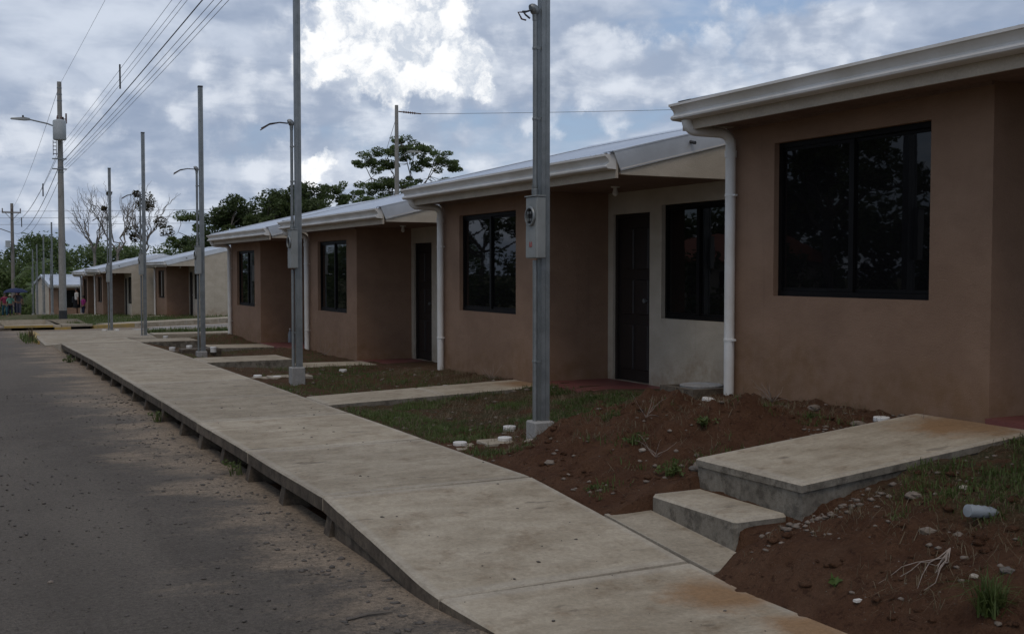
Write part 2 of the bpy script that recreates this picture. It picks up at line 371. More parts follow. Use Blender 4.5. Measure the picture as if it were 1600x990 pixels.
# ------------------------------------------------------------------ mesh helpers
class MB:
    def __init__(self):
        self.v = []; self.f = []; self.mi = []; self.cur = 0
    def add(self, vs, fs):
        o = len(self.v); self.v += [tuple(p) for p in vs]
        for f in fs:
            self.f.append(tuple(i + o for i in f)); self.mi.append(self.cur)
        return self
    def box(self, x0, x1, y0, y1, z0, z1):
        if x0 > x1: x0, x1 = x1, x0
        if y0 > y1: y0, y1 = y1, y0
        vs = [(x, y, z) for z in (z0, z1) for y in (y0, y1) for x in (x0, x1)]
        return self.add(vs, [(0, 2, 3, 1), (4, 5, 7, 6), (0, 1, 5, 4), (2, 6, 7, 3), (0, 4, 6, 2), (1, 3, 7, 5)])
    def cbox(self, x0, x1, y0, y1, z0, z1, c=0.01):
        """box with chamfered edges (top and sides)"""
        def ring(z, k): return [(x0 + k, y0 + c, z), (x0 + c, y0 + k, z), (x1 - c, y0 + k, z), (x1 - k, y0 + c, z), (x1 - k, y1 - c, z), (x1 - c, y1 - k, z), (x0 + c, y1 - k, z), (x0 + k, y1 - c, z)]
        o = len(self.v)
        self.v += ring(z0, 0) + ring(z1 - c, 0)
        self.v += [(x0 + c, y0 + c, z1), (x0 + c, y0 + c, z1), (x1 - c, y0 + c, z1), (x1 - c, y0 + c, z1), (x1 - c, y1 - c, z1), (x1 - c, y1 - c, z1), (x0 + c, y1 - c, z1), (x0 + c, y1 - c, z1)]
        for l in (0, 1):
            for i in range(8):
                j = (i + 1) % 8
                a, b_, c_, d_ = o + l * 8 + i, o + l * 8 + j, o + l * 8 + 8 + j, o + l * 8 + 8 + i
                self.f.append((a, b_, c_, d_)); self.mi.append(self.cur)
        self.f.append(tuple(o + 16 + k for k in (0, 2, 4, 6))); self.mi.append(self.cur)
        self.f.append(tuple(o + k for k in range(7, -1, -1))); self.mi.append(self.cur)
        return self
    def tube(self, pts, r, n=8, cap=True):
        pts = [Vector(p) for p in pts]
        rs = r if isinstance(r, (list, tuple)) else [r] * len(pts)
        o = len(self.v); prev = None
        for i, p in enumerate(pts):
            a = pts[max(i - 1, 0)]; b = pts[min(i + 1, len(pts) - 1)]
            t = (b - a).normalized()
            if prev is None:
                u = t.orthogonal().normalized()
            else:
                u = prev - t * prev.dot(t)
                u = u.normalized() if u.length > 1e-6 else t.orthogonal().normalized()
            prev = u; w_ = t.cross(u)
            for k in range(n):
                a_ = 2 * math.pi * k / n
                self.v.append(tuple(p + (u * math.cos(a_) + w_ * math.sin(a_)) * rs[i]))
        for i in range(len(pts) - 1):
            for k in range(n):
                k2 = (k + 1) % n
                self.f.append((o + i * n + k, o + i * n + k2, o + (i + 1) * n + k2, o + (i + 1) * n + k)); self.mi.append(self.cur)
        if cap:
            self.f.append(tuple(o + k for k in range(n - 1, -1, -1))); self.mi.append(self.cur)
            e = o + (len(pts) - 1) * n
            self.f.append(tuple(e + k for k in range(n))); self.mi.append(self.cur)
        return self
    def lathe(self, prof, c=(0, 0, 0), n=16, axis='z'):
        """prof: list of (radius, height) from bottom to top"""
        o = len(self.v)
        for r, h in prof:
            for k in range(n):
                a = 2 * math.pi * k / n
                x, y = r * math.cos(a), r * math.sin(a)
                q = (x, y, h) if axis == 'z' else ((h, x, y) if axis == 'x' else (y, h, x))
                self.v.append((c[0] + q[0], c[1] + q[1], c[2] + q[2]))
        for i in range(len(prof) - 1):
            for k in range(n):
                k2 = (k + 1) % n
                self.f.append((o + i * n + k, o + i * n + k2, o + (i + 1) * n + k2, o + (i + 1) * n + k)); self.mi.append(self.cur)
        self.f.append(tuple(o + k for k in range(n - 1, -1, -1))); self.mi.append(self.cur)
        e = o + (len(prof) - 1) * n
        self.f.append(tuple(e + k for k in range(n))); self.mi.append(self.cur)
        return self
    def extrude_y(self, prof, y0, y1):
        """closed (x, z) outline extruded along y, caps as one polygon"""
        n = len(prof); o = len(self.v)
        self.v += [(x, y0, z) for x, z in prof] + [(x, y1, z) for x, z in prof]
        for i in range(n):
            j = (i + 1) % n
            self.f.append((o + i, o + j, o + n + j, o + n + i)); self.mi.append(self.cur)
        self.f.append(tuple(o + i for i in range(n - 1, -1, -1))); self.mi.append(self.cur)
        self.f.append(tuple(o + n + i for i in range(n))); self.mi.append(self.cur)
        return self
    def mesh(self, name, mats, smooth=False):
        me = bpy.data.meshes.new(name)
        me.from_pydata(self.v, [], self.f)
        for m in (mats if isinstance(mats, (list, tuple)) else [mats]):
            me.materials.append(MATS[m])
        if isinstance(mats, (list, tuple)) and len(mats) > 1:
            me.polygons.foreach_set('material_index', self.mi)
        if smooth:
            me.polygons.foreach_set('use_smooth', [True] * len(me.polygons))
            try: me.set_sharp_from_angle(angle=R(35))
            except Exception: pass
        me.update()
        return me
    def build(self, name, mats, parent=None, smooth=False, loc=None):
        o = bpy.data.objects.new(name, self.mesh(name, mats, smooth))
        COL.objects.link(o)
        if parent is not None: o.parent = parent
        if loc is not None: o.location = loc
        return o

def inst(name, me, parent=None, loc=(0, 0, 0), rot=(0, 0, 0), sc=(1, 1, 1)):
    o = bpy.data.objects.new(name, me); COL.objects.link(o)
    o.parent = parent; o.location = loc; o.rotation_euler = rot; o.scale = sc
    return o
def tag(o, label, cat, group=None, kind=None):
    o['label'] = label; o['category'] = cat
    if group: o['group'] = group
    if kind: o['kind'] = kind
    return o
def empty(name, loc, rz=0.0):
    o = bpy.data.objects.new(name, None); COL.objects.link(o)
    o.location = loc; o.rotation_euler = (0, 0, rz); o.empty_display_size = 0.3
    return o
def structure(o):
    o['kind'] = 'structure'; return o
def copy_tree(o, parent=None):
    c = o.copy(); COL.objects.link(c); c.parent = parent
    for ch in list(o.children): copy_tree(ch, c)
    return c
def np_mesh(name, V, F, mat, smooth=False):
    """V (n,3) float array, F (m,k) int array"""
    me = bpy.data.meshes.new(name)
    V = np.asarray(V, dtype=np.float32); F = np.asarray(F, dtype=np.int32)
    me.vertices.add(len(V)); me.vertices.foreach_set('co', V.ravel())
    k = F.shape[1]
    me.loops.add(F.size); me.loops.foreach_set('vertex_index', F.ravel())
    me.polygons.add(len(F)); me.polygons.foreach_set('loop_start', np.arange(0, F.size, k, dtype=np.int32))
    me.materials.append(MATS[mat])
    if smooth: me.polygons.foreach_set('use_smooth', np.ones(len(F), dtype=bool))
    me.update(calc_edges=True); me.validate()
    return me
def lerp(a, b, t): return a + (b - a) * t
def sstep(x, a, b):
    t = min(max((x - a) / (b - a), 0.0), 1.0); return t * t * (3 - 2 * t)
def interp(x, pts):
    if x <= pts[0][0]: return pts[0][1]
    for (x0, y0), (x1, y1) in zip(pts, pts[1:]):
        if x <= x1: return y0 + (y1 - y0) * (x - x0) / (x1 - x0)
    return pts[-1][1]
def fbm(x, y, s, o=4): return mnoise.fractal(Vector((x * s, y * s, 3.7)), 1.0, 2.0, o)

# ------------------------------------------------------------------ levels of the place
ROADZ = [(-300, 0), (28, 0), (40, -0.23), (53, -0.68), (75, -1.48), (90, -2.1), (120, -3.2), (160, -4.0), (900, -4.0)]
LANDZ = [(-300, 0.5), (28, 0.0), (33, -0.06), (42, -0.22), (57, -0.55), (66, -0.72), (77, -1.1), (87, -1.45), (100, -2.0), (130, -3.0), (170, -4.0), (900, -4.0)]
def road_z(y): return interp(y, ROADZ)
def walk_z(y):                                   # pavement surface
    return interp(y, [(-20, 0.005), (4.7, 0.005), (5.2, 0.045), (7.15, 0.22), (20, 0.22), (25.4, 0.165), (32.3, 0.075)])
HOUSEZ = [(-8, 0.66), (4, 0.63), (6.0, 0.62), (8.4, 0.56), (9.3, 0.42), (11, 0.31), (12.3, 0.30), (15.3, 0.26), (16.6, 0.13), (19, 0.10), (22, 0.08), (24, 0.0), (29, 0.0), (32, -0.02)]
def yard_z(x, y):
    zs = walk_z(y); zh = interp(y, HOUSEZ)
    if x < 3.8:
        return zs - 0.07 if x > 2.7 else -0.045
    t = min((x - 3.8) / 2.7, 1.0)
    tt = t ** lerp(0.62, 1.5, sstep(y, 7.75, 8.5))
    z = zs - 0.03 + (zh - zs + 0.03) * tt
    # the yards further on sink behind the pavement
    sink = sstep(y, 9.5, 11.5) * 0.03 + sstep(y, 13.2, 14.6) * 0.02 + sstep(y, 18.4, 20.5) * 0.10
    z -= sink * math.sin(math.pi * min(t * 1.05, 1.0)) * (1.0 if t < 0.95 else 0.0)
    return z
MOUNDS = [(5.52, 7.95, 0.23, 0.31), (5.42, 6.82, 0.24, 0.30), (5.70, 6.5, 0.08, 0.3), (4.75, 7.35, 0.10, 0.5), (4.55, 7.85, 0.07, 0.3), (5.1, 7.1, 0.07, 0.3), (4.95, 8.25, 0.10, 0.32),
          (4.4, 4.55, 0.07, 0.35), (4.9, 8.1, 0.06, 0.5), (4.3, 3.3, 0.08, 0.5), (6.2, 21.5, 0.06, 0.6), (5.9, 22.6, 0.08, 0.7), (6.2, 28.4, 0.1, 0.9)]
def veg(x, y):
    v = 0.0
    v = max(v, sstep(y, 8.9, 9.7) * (1 - sstep(y, 12.6, 13.1)))
    v = max(v, sstep(y, 12.9, 13.4) * 0.55)
    v = max(v, (1 - sstep(y, 4.9, 5.2)) * sstep(x, 4.75, 5.2))
    return v
def yard_full(x, y):
    z = yard_z(x, y)
    if x >= 3.75:
        for mx, my, h, r in MOUNDS:
            q = ((x - mx) ** 2 + (y - my) ** 2) / (r * r)
            if q < 6: z += h * math.exp(-q) * (1 + 0.5 * fbm(x, y, 5.0, 3))
        e = sstep(x, 3.78, 4.05) * (1.0 if y < 17 else 0.5)
        z += e * (0.040 * fbm(x, y, 1.6, 3) + 0.030 * fbm(x, y, 5.0, 3) + 0.020 * max(-0.3, fbm(x, y, 13.0, 3)))
    if y < 5.1 and x > 4.6: z += 0.06 * sstep(x, 4.65, 5.2) * (1 - sstep(x, 6.3, 6.6))
    # soil that has slid onto the pavement beside the steps
    if y < 5.3:
        sp = sstep(x, 3.72 + 0.07 * fbm(x, y, 3.0, 3) + 0.06 * max(0.0, 4.6 - y), 4.35) * (1 - sstep(y, 4.95, 5.25)) * sstep(y, 1.0, 2.8)
        z = max(z, walk_z(y) - 0.012 + 0.26 * sp + 0.012 * fbm(x, y, 9.0, 3)) if 3.4 < x < 4.3 else z
    if 3.3 < x and 5.0 < y < 6.6:                 # keep soil below step, tread and path
        if 4.95 < y < 6.12:
            lim = walk_z(y) - 0.03 if x < 4.15 else (0.20 if x < 4.56 else 0.36 + (x - 4.56) * 0.09)
            z = min(z, lim)
    for (y0, y1, x1, zt) in ((12.02, 12.92, 6.6, 0.22), (18.15, 19.6, 5.3, 0.12), (18.0, 18.9, 6.6, 0.05), (24.4, 25.75, 6.6, -0.03), (26.1, 27.3, 5.3, 0.03)):
        if y0 < y < y1 and 3.8 < x < x1: z = min(z, zt)
    return z

# ------------------------------------------------------------------ ground sheet to the horizon
def grid(xs, ys, fz, name, mat, smooth=True):
    nx, ny = len(xs), len(ys)
    V = np.zeros((nx * ny, 3)); k = 0
    for y in ys:
        for x in xs:
            V[k] = (x, y, fz(x, y)); k += 1
    i = np.arange(nx - 1); j = np.arange(ny - 1)
    I, J = np.meshgrid(i, j)
    a = (J * nx + I).ravel()
    F = np.stack([a, a + 1, a + nx + 1, a + nx], 1)
    return np_mesh(name, V, F, mat, smooth)
def land(x, y):
    rz = road_z(y) - 0.08
    if 2.0 < x < 15.2 and -7 < y < 31.4: return -0.7
    lz = interp(y, LANDZ)
    if x <= 2.3:
        return rz + (0.10 * sstep(-x, 6.0, 8.0) if x < 0 else 0.0)
    z = lerp(rz, lz, sstep(x, 2.3, 4.6))
    if 31.4 <= y <= 50 : # bed of the side street
        far = 40.3 + (x - 4.6) * 0.70
        if 32.2 < y < far + 0.2: z = min(z, road_z(min(y, 40)) - 0.10)
    if x > 25: z += sstep(x, 25, 60) * 0.6
    return z
xs = [-600, -300, -150, -80, -40, -25, -15, -10, -8, -7, -6, -3, 0, 1.5, 2.0, 2.3, 2.7, 3.2, 3.8, 4.6, 5.5, 6.5, 7.5, 8.5, 10, 12, 14, 15.3, 17, 20, 25, 30, 40, 60, 100, 200, 400, 800]
ys = [-300, -150, -60, -20, -7.5, -6.9, -2, 4, 12, 20, 28, 31.3, 31.5, 32.3, 33, 34, 35.5, 37, 38.5, 40, 40.6, 41.4, 42.2, 43, 44, 45, 46, 48, 50, 53, 57, 61, 66, 71, 77, 82, 87, 93, 100, 110, 120, 130, 150, 170, 220, 300, 450, 800, 1500]
structure(inst('ground', grid(xs, ys, land, 'ground', 'meadow')))

xs = list(np.arange(2.2, 3.3, 0.1)) + list(np.arange(3.3, 6.75, 0.035)) + list(np.arange(6.8, 15.6, 0.6))
ys = list(np.arange(-7.2, 2.4, 0.2)) + list(np.arange(2.4, 9.6, 0.032)) + list(np.arange(9.6, 16, 0.06)) + list(np.arange(16, 31.9, 0.14))
yard = structure(inst('yard_soil', grid(xs, ys, yard_full, 'yard_soil', 'soil')))
at = yard.data.attributes.new('veg', 'FLOAT', 'POINT')
at.data.foreach_set('value', [veg(v.co.x, v.co.y) for v in yard.data.vertices])

# ------------------------------------------------------------------ road
ys = [-300, -100, -30, -8] + list(np.arange(-6, 28, 1.0)) + list(np.arange(28, 130, 2.0)) + [140, 160, 200, 400]
xs = [-7.0, -5, -3, -1.5, 0, 1.0, 1.7, 2.35]
def rz(x, y): return road_z(y) + (0.012 * fbm(x, y, 0.5, 3) if y < 30 else 0.0) - 0.02 * sstep(abs(x + 2.3), 2.5, 5.0)
road = structure(inst('road', grid(xs, ys, rz, 'road', 'asphalt')))
mb = MB()                                                           # side street joining from the right
def side_far(x): return 40.3 + (x - 4.6) * 0.70 if x > 4.6 else 40.3
XS = [2.35, 3.2, 4.6, 6, 8, 10, 12, 15, 20, 30, 45]
vs = []
for x in XS:
    y1 = min(side_far(x), 55.0); y0 = 32.35 + max(0.0, x - 9) * 0.45
    vs += [(x, y0, road_z(min(y0, 40)) - 0.015), (x, (y0 + y1) / 2, road_z(min((y0 + y1) / 2, 40.5)) + 0.004), (x, y1, road_z(min(y1, 42)) - 0.012)]
fs = []
for i in range(len(XS) - 1):
    for j in (0, 1):
        a = i * 3 + j; fs.append((a, a + 3, a + 4, a + 1))
mb.add(vs, fs); structure(mb.build('side_street', 'asphalt'))
def stripe(name, p0, p1, wdt, z):
    a, b = Vector(p0), Vector(p1); t = (b - a).normalized(); n = Vector((-t.y, t.x, 0)) * wdt / 2
    m = MB(); m.add([(*(a + n).xy, z(a)), (*(a - n).xy, z(a)), (*(b - n).xy, z(b)), (*(b + n).xy, z(b))], [(0, 1, 2, 3)])
    return structure(m.build(name, 'white_paint'))
sz = lambda p: max(road_z(min(p.y, 40.5)) + 0.012, -0.245)
stripe('road_marking', (6.5, 35.3, 0), (9.6, 36.6, 0), 0.35, sz)
stripe('road_marking', (5.4, 37.2, 0), (10.5, 39.4, 0), 0.3, sz)
stripe('road_marking', (6.2, 38.9, 0), (12.2, 42.0, 0), 0.3, sz)
mb = MB()                                                           # pale patch of cement spilt on the road
c0 = (0.86, 5.05); pts = []
for k in range(14):
    a = 2 * math.pi * k / 14; r_ = 1 + 0.35 * math.sin(3 * a + 1) + 0.2 * math.sin(5 * a)
    pts.append((1.30 + 0.15 * r_ * math.cos(a), 4.72 + 0.05 * r_ * math.sin(a), 0.012))
mb.add(pts, [tuple(range(14))]); structure(mb.build('cement_stain', 'white_paint'))

# ------------------------------------------------------------------ pavement: slabs on little supports over a gutter
pave = structure(empty('pavement', (0, 0, 0)))
PX0, PX1 = 2.22, 3.80
def slab(y0, y1, x0=PX0, x1=PX1, th=0.10, zf=walk_z, mat='pavement', name='slab', parent=pave, c=0.012):
    n = max(2, int((y1 - y0) / 0.10) + 1)
    yy = np.linspace(y0, y1, n)
    m = MB(); rows = []
    for i, y in enumerate(yy):
        z = zf(y) + 0.003 * fbm(2.0, y, 0.9, 2); e = c if i in (0, n - 1) else 0.0
        ye = y + (c if i == 0 else (-c if i == n - 1 else 0))
        w1 = 0.007 * fbm(1.0, y, 1.1, 2) + 0.010 * max(0.0, fbm(4.0, y, 7.0, 3) - 0.15); w2 = 0.007 * fbm(9.0, y, 1.1, 2) - 0.008 * max(0.0, fbm(5.0, y, 7.0, 3) - 0.15)
        if x0 == PX0: w1 += 0.13 * (1 - sstep(y, 4.3, 5.5))
        rows.append([(x0 + w1, y, z - th), (x0 + w1, y, z - c), (x0 + c + w1, ye, z), (x1 - c + w2, ye, z), (x1 + w2, y, z - c), (x1 + w2, y, z - th)])
    for r_ in rows: m.v += r_
    for i in range(n - 1):
        for j in range(6):
            k = (j + 1) % 6
            m.f.append((i * 6 + j, i * 6 + k, (i + 1) * 6 + k, (i + 1) * 6 + j)); m.mi.append(0)
    m.f.append((0, 1, 2, 3, 4, 5)); m.mi.append(0)
    e = (n - 1) * 6; m.f.append((e + 5, e + 4, e + 3, e + 2, e + 1, e)); m.mi.append(0)
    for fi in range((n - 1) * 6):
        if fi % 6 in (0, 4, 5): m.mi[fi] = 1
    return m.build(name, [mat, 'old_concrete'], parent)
JO = [-6.8, -4.8, -2.8, -0.8, 1.2, 3.2, 5.22, 7.15] + [7.15 + 2.05 * k for k in range(1, 9)] + [25.5]
for a, b in zip(JO, JO[1:]): slab(a + 0.010, b - 0.010)
# joint mortar a little below the surface
m = MB()
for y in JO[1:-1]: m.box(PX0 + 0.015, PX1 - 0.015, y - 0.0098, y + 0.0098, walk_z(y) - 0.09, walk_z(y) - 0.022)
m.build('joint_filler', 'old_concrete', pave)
sb = MB(); sb.v = []
def support_mesh(h):
    m = MB(); w0, w1 = 0.075, 0.07
    lo = [(-0.02, -w0, -0.06), (0.26, -w0, -0.06), (0.26, w0, -0.06), (-0.02, w0, -0.06)]
    hi = [(0.015, -w1, h), (0.25, -w1, h), (0.25, w1, h), (0.015, w1, h)]
    m.add(lo + hi, [(0, 1, 5, 4), (1, 2, 6, 5), (2, 3, 7, 6), (3, 0, 4, 7), (4, 5, 6, 7)])
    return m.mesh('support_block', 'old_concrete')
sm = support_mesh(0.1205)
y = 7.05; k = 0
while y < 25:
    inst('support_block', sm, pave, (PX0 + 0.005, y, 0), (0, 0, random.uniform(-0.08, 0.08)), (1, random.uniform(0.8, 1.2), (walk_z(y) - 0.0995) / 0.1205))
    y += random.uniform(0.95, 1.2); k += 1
m = MB()                                                            # wall closing the gutter at the back, and solid kerb where the slab ramps down
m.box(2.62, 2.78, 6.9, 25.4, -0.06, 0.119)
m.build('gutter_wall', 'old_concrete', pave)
m = MB(); yy = list(np.linspace(-6.8, 6.95, 30))
for a, b in zip(yy, yy[1:]):
    pass
n = len(yy); 
for y in yy: m.v += [(PX0 + 0.02, y, -0.06), (PX0 + 0.02, y, walk_z(y) - 0.0985), (2.8, y, walk_z(y) - 0.0985), (2.8, y, -0.06)]
for i in range(n - 1):
    if walk_z(yy[i]) - 0.0985 < -0.05: continue
    for j in range(3): m.f.append((i * 4 + j, i * 4 + j + 1, i * 4 + 5 + j, i * 4 + 4 + j)); m.mi.append(0)
m.build('kerb_footing', 'old_concrete', pave)
# end of the pavement: a ramp down to the road, then a yellow painted corner
m = MB(); m.add([(2.22, 25.52, 0.165), (3.8, 25.52, 0.165), (3.8, 27.4, 0.14), (2.22, 27.2, 0.02), (2.22, 25.52, -0.05), (3.8, 25.52, -0.05), (3.8, 27.4, -0.05), (2.22, 27.2, -0.05)],
      [(0, 1, 2, 3), (0, 4, 5, 1), (1, 5, 6, 2), (2, 6, 7, 3), (3, 7, 4, 0)]); m.build('ramp_slab', 'pavement', pave)
m = MB(); m.add([(2.05, 27.42, 0.015), (3.8, 27.42, 0.138), (4.5, 27.42, 0.12), (4.9, 32.3, 0.075), (2.2, 32.3, 0.075), (2.0, 29.2, 0.09)] + [(2.05, 27.42, -0.1), (3.8, 27.42, -0.1), (4.5, 27.42, -0.1), (4.9, 32.3, -0.15), (2.2, 32.3, -0.15), (2.0, 29.2, -0.1)],
      [(0, 1, 2, 3, 4, 5)] + [(i, i + 6, (i + 1) % 6 + 6, (i + 1) % 6) for i in range(6)]); m.build('corner_slab', 'pavement', pave)
m = MB(); m.add([(1.99, 28.6, 0.03), (2.16, 28.6, 0.075), (2.16, 32.2, 0.10), (1.99, 32.2, 0.098), (1.97, 28.6, -0.05), (1.97, 32.2, -0.1), (2.16, 32.2, -0.1), (2.16, 28.6, -0.05)],
      [(0, 1, 2, 3), (0, 3, 5, 4), (3, 2, 6, 5), (0, 4, 7, 1)]); m.build('painted_kerb', 'yellow_paint', pave)
# footway along the side street, near edge
foot = structure(empty('side_street_footway', (0, 0, 0)))
for k in range(6):
    x0 = 4.95 + k * 2.0
    m = MB(); m.cbox(x0, x0 + 1.985, 30.55 + max(0, x0 - 9) * 0.4, 31.35 + max(0, x0 - 9) * 0.4, -0.2, 0.035); m.build('slab', 'pavement', foot)
for k in range(9):
    x0 = 4.92 + k * 1.2
    m = MB(); yk = 32.32 + max(0, x0 - 8.4) * 0.45
    m.add([(x0, yk - 0.16, 0.0), (x0 + 1.185, yk - 0.16 + (0.53 if x0 > 8.3 else 0), 0.0), (x0 + 1.185, yk + (0.53 if x0 > 8.3 else 0), -0.01), (x0, yk, -0.01), (x0, yk - 0.16, -0.3), (x0 + 1.185, yk - 0.16 + (0.53 if x0 > 8.3 else 0), -0.3), (x0 + 1.185, yk + (0.53 if x0 > 8.3 else 0), -0.3), (x0, yk, -0.3)],
          [(0, 1, 2, 3), (0, 4, 5, 1), (1, 5, 6, 2), (2, 6, 7, 3), (3, 7, 4, 0)])
    m.build('kerb_stone', 'pavement', foot)

# pavement beyond the side street: painted slabs over a storm drain
far = structure(empty('far_pavement', (0, 0, 0)))
def quadbox(name, pts, z0, z1, mat, parent):
    m = MB(); n = len(pts)
    m.add([(p[0], p[1], z1 if len(p) < 3 else p[2]) for p in pts] + [(p[0], p[1], z0) for p in pts],
          [tuple(range(n))] + [(i, i + n, (i + 1) % n + n, (i + 1) % n) for i in range(n)])
    return m.build(name, mat, parent)
quadbox('slab', [(1.75, 39.6), (3.45, 39.6), (3.45, 46.0, -0.33), (1.7, 46.0, -0.36)], -0.15, -0.075, 'pavement', far)
quadbox('slab', [(3.47, 39.6), (4.45, 39.8), (4.6, 46.0, -0.33), (3.47, 46.0, -0.33)], -0.15, -0.075, 'pavement', far)
quadbox('painted_kerb', [(1.74, 39.52), (3.2, 39.52), (3.2, 39.597), (1.74, 39.597)], -0.148, -0.078, 'yellow_paint', far)
quadbox('drain_pier', [(3.25, 39.53), (3.75, 39.53), (3.75, 40.2), (3.25, 40.2)], -0.42, -0.152, 'yellow_paint', far)
quadbox('drain_pier', [(1.5, 39.55), (1.95, 39.55), (1.95, 40.2), (1.5, 40.2)], -0.42, -0.152, 'old_concrete', far)
quadbox('drain_shade_panel', [(1.96, 39.8), (4.4, 40.0), (4.4, 40.1), (1.96, 39.9)], -0.6, -0.152, 'dark_void', far)  # near-black box standing in for the shade inside the drain opening
kp = [(4.5, 39.95), (5.2, 40.55), (6.0, 41.1), (7.0, 41.8), (8.0, 42.5), (9.5, 43.6), (11.0, 44.6), (13, 46.0), (16, 48.1)]
for i, (a, b) in enumerate(zip(kp, kp[1:])):
    mt = 'yellow_paint' if i < 2 else 'pavement'
    quadbox('kerb_stone', [(a[0] + 0.005, a[1]), (b[0] - 0.005, b[1]), (b[0] - 0.12, b[1] + 0.2), (a[0] - 0.1, a[1] + 0.2)], -0.5, -0.145, mt, far)
for i, (a, b) in enumerate(zip(kp[1:], kp[2:])):
    quadbox('slab', [(a[0], a[1] + 0.21), (b[0] - 0.01, b[1] + 0.21), (b[0] - 0.4, b[1] + 1.2), (a[0] - 0.4, a[1] + 1.2)], -0.5, -0.155, 'pavement', far)
Ys = [46.02, 50, 54, 58, 62, 66, 70, 74, 78, 82, 86, 90, 95, 100]
for a, b in zip(Ys, Ys[1:]):
    za, zb = road_z(a) + 0.12, road_z(b) + 0.12
    quadbox('slab', [(2.4, a, za), (3.9, a, za), (3.9, b - 0.02, zb), (2.4, b - 0.02, zb)], zb - 0.3, za, 'pavement', far)

# ------------------------------------------------------------------ garden paths and steps
def path_slab(parent, x0, x1, y0, y1, z0, z1, th=0.1, mat='pavement', name='slab'):
    m = MB(); c = 0.012
    def P(x, y, dz, ix, iy): return (x + ix * c, y + iy * c, (z0 + (z1 - z0) * (x - x0) / (x1 - x0)) + dz)
    cs = [(x0, y0, 1, 1), (x1, y0, -1, 1), (x1, y1, -1, -1), (x0, y1, 1, -1)]
    lo = [P(x, y, -th, 0, 0) for x, y, _, _ in cs]; mid = [P(x, y, -c, 0, 0) for x, y, _, _ in cs]; hi = [P(x, y, 0, i, j) for x, y, i, j in cs]
    m.add(lo + mid + hi, [(0, 1, 5, 4), (1, 2, 6, 5), (2, 3, 7, 6), (3, 0, 4, 7), (4, 5, 9, 8), (5, 6, 10, 9), (6, 7, 11, 10), (7, 4, 8, 11), (8, 9, 10, 11)])
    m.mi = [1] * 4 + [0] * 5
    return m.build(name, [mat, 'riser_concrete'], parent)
gp = structure(empty('garden_path', (4.1, 5.6, 0)));  gp.location = (0, 0, 0)
m = MB(); m.add([(3.815, 5.02, walk_z(5.02) + 0.002), (4.14, 5.02, walk_z(5.02) + 0.012), (4.14, 6.18, walk_z(6.18) + 0.012), (3.815, 6.18, walk_z(6.18) + 0.002), (3.815, 5.02, -0.1), (4.14, 5.02, -0.1), (4.14, 6.18, -0.1), (3.815, 6.18, -0.1)],
     [(0, 1, 2, 3), (0, 4, 5, 1), (1, 5, 6, 2), (2, 6, 7, 3), (3, 7, 4, 0)]); m.build('apron_slab', 'pavement', gp)
m = MB(); m.cbox(4.14, 4.539, 5.24, 6.12, -0.1, 0.25, 0.02)
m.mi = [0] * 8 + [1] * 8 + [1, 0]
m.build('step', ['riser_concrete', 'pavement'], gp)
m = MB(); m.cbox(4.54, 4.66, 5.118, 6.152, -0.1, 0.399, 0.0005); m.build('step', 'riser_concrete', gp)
m = MB(); m.add([(4.661, 5.125, -0.1), (6.575, 5.125, 0.2), (6.575, 6.145, 0.2), (4.661, 6.145, -0.1), (4.661, 5.125, 0.408), (6.575, 5.125, 0.578), (6.575, 6.145, 0.578), (4.661, 6.145, 0.408)],
     [(0, 1, 5, 4), (1, 2, 6, 5), (2, 3, 7, 6), (3, 0, 4, 7), (4, 5, 6, 7)]); m.build('path_base', 'riser_concrete', gp)
path_slab(gp, 4.53, 6.58, 5.11, 6.16, 0.452, 0.635, 0.055)
for nm, y0, z0, z1 in (('b', 12.04, 0.225, 0.305),):
    g2 = structure(empty('garden_path', (0, 0, 0)))
    path_slab(g2, 3.815, 5.2, y0, y0 + 0.86, z0, 0.265); path_slab(g2, 5.215, 6.59, y0, y0 + 0.86, 0.265, z1)
g3 = structure(empty('garden_path', (0, 0, 0)))
path_slab(g3, 3.815, 5.25, 18.55, 19.55, 0.22, 0.225, 0.16); path_slab(g3, 5.3, 6.59, 18.05, 18.85, 0.125, 0.115)
g4 = structure(empty('garden_path', (0, 0, 0)))
path_slab(g4, 3.815, 5.2, 26.15, 27.2, 0.12, 0.12, 0.3); path_slab(g4, 5.2, 6.59, 24.6, 25.65, 0.04, 0.02)
for Y, X in ((55.0, 9.4), (60.6, 7.2), (67.4, 7.2)):
    g5 = structure(empty('garden_path', (0, 0, 0)))
    zz = interp(Y, LANDZ); path_slab(g5, 3.95, X, Y, Y + 0.9, road_z(Y) + 0.13, zz + 0.05, 0.25)
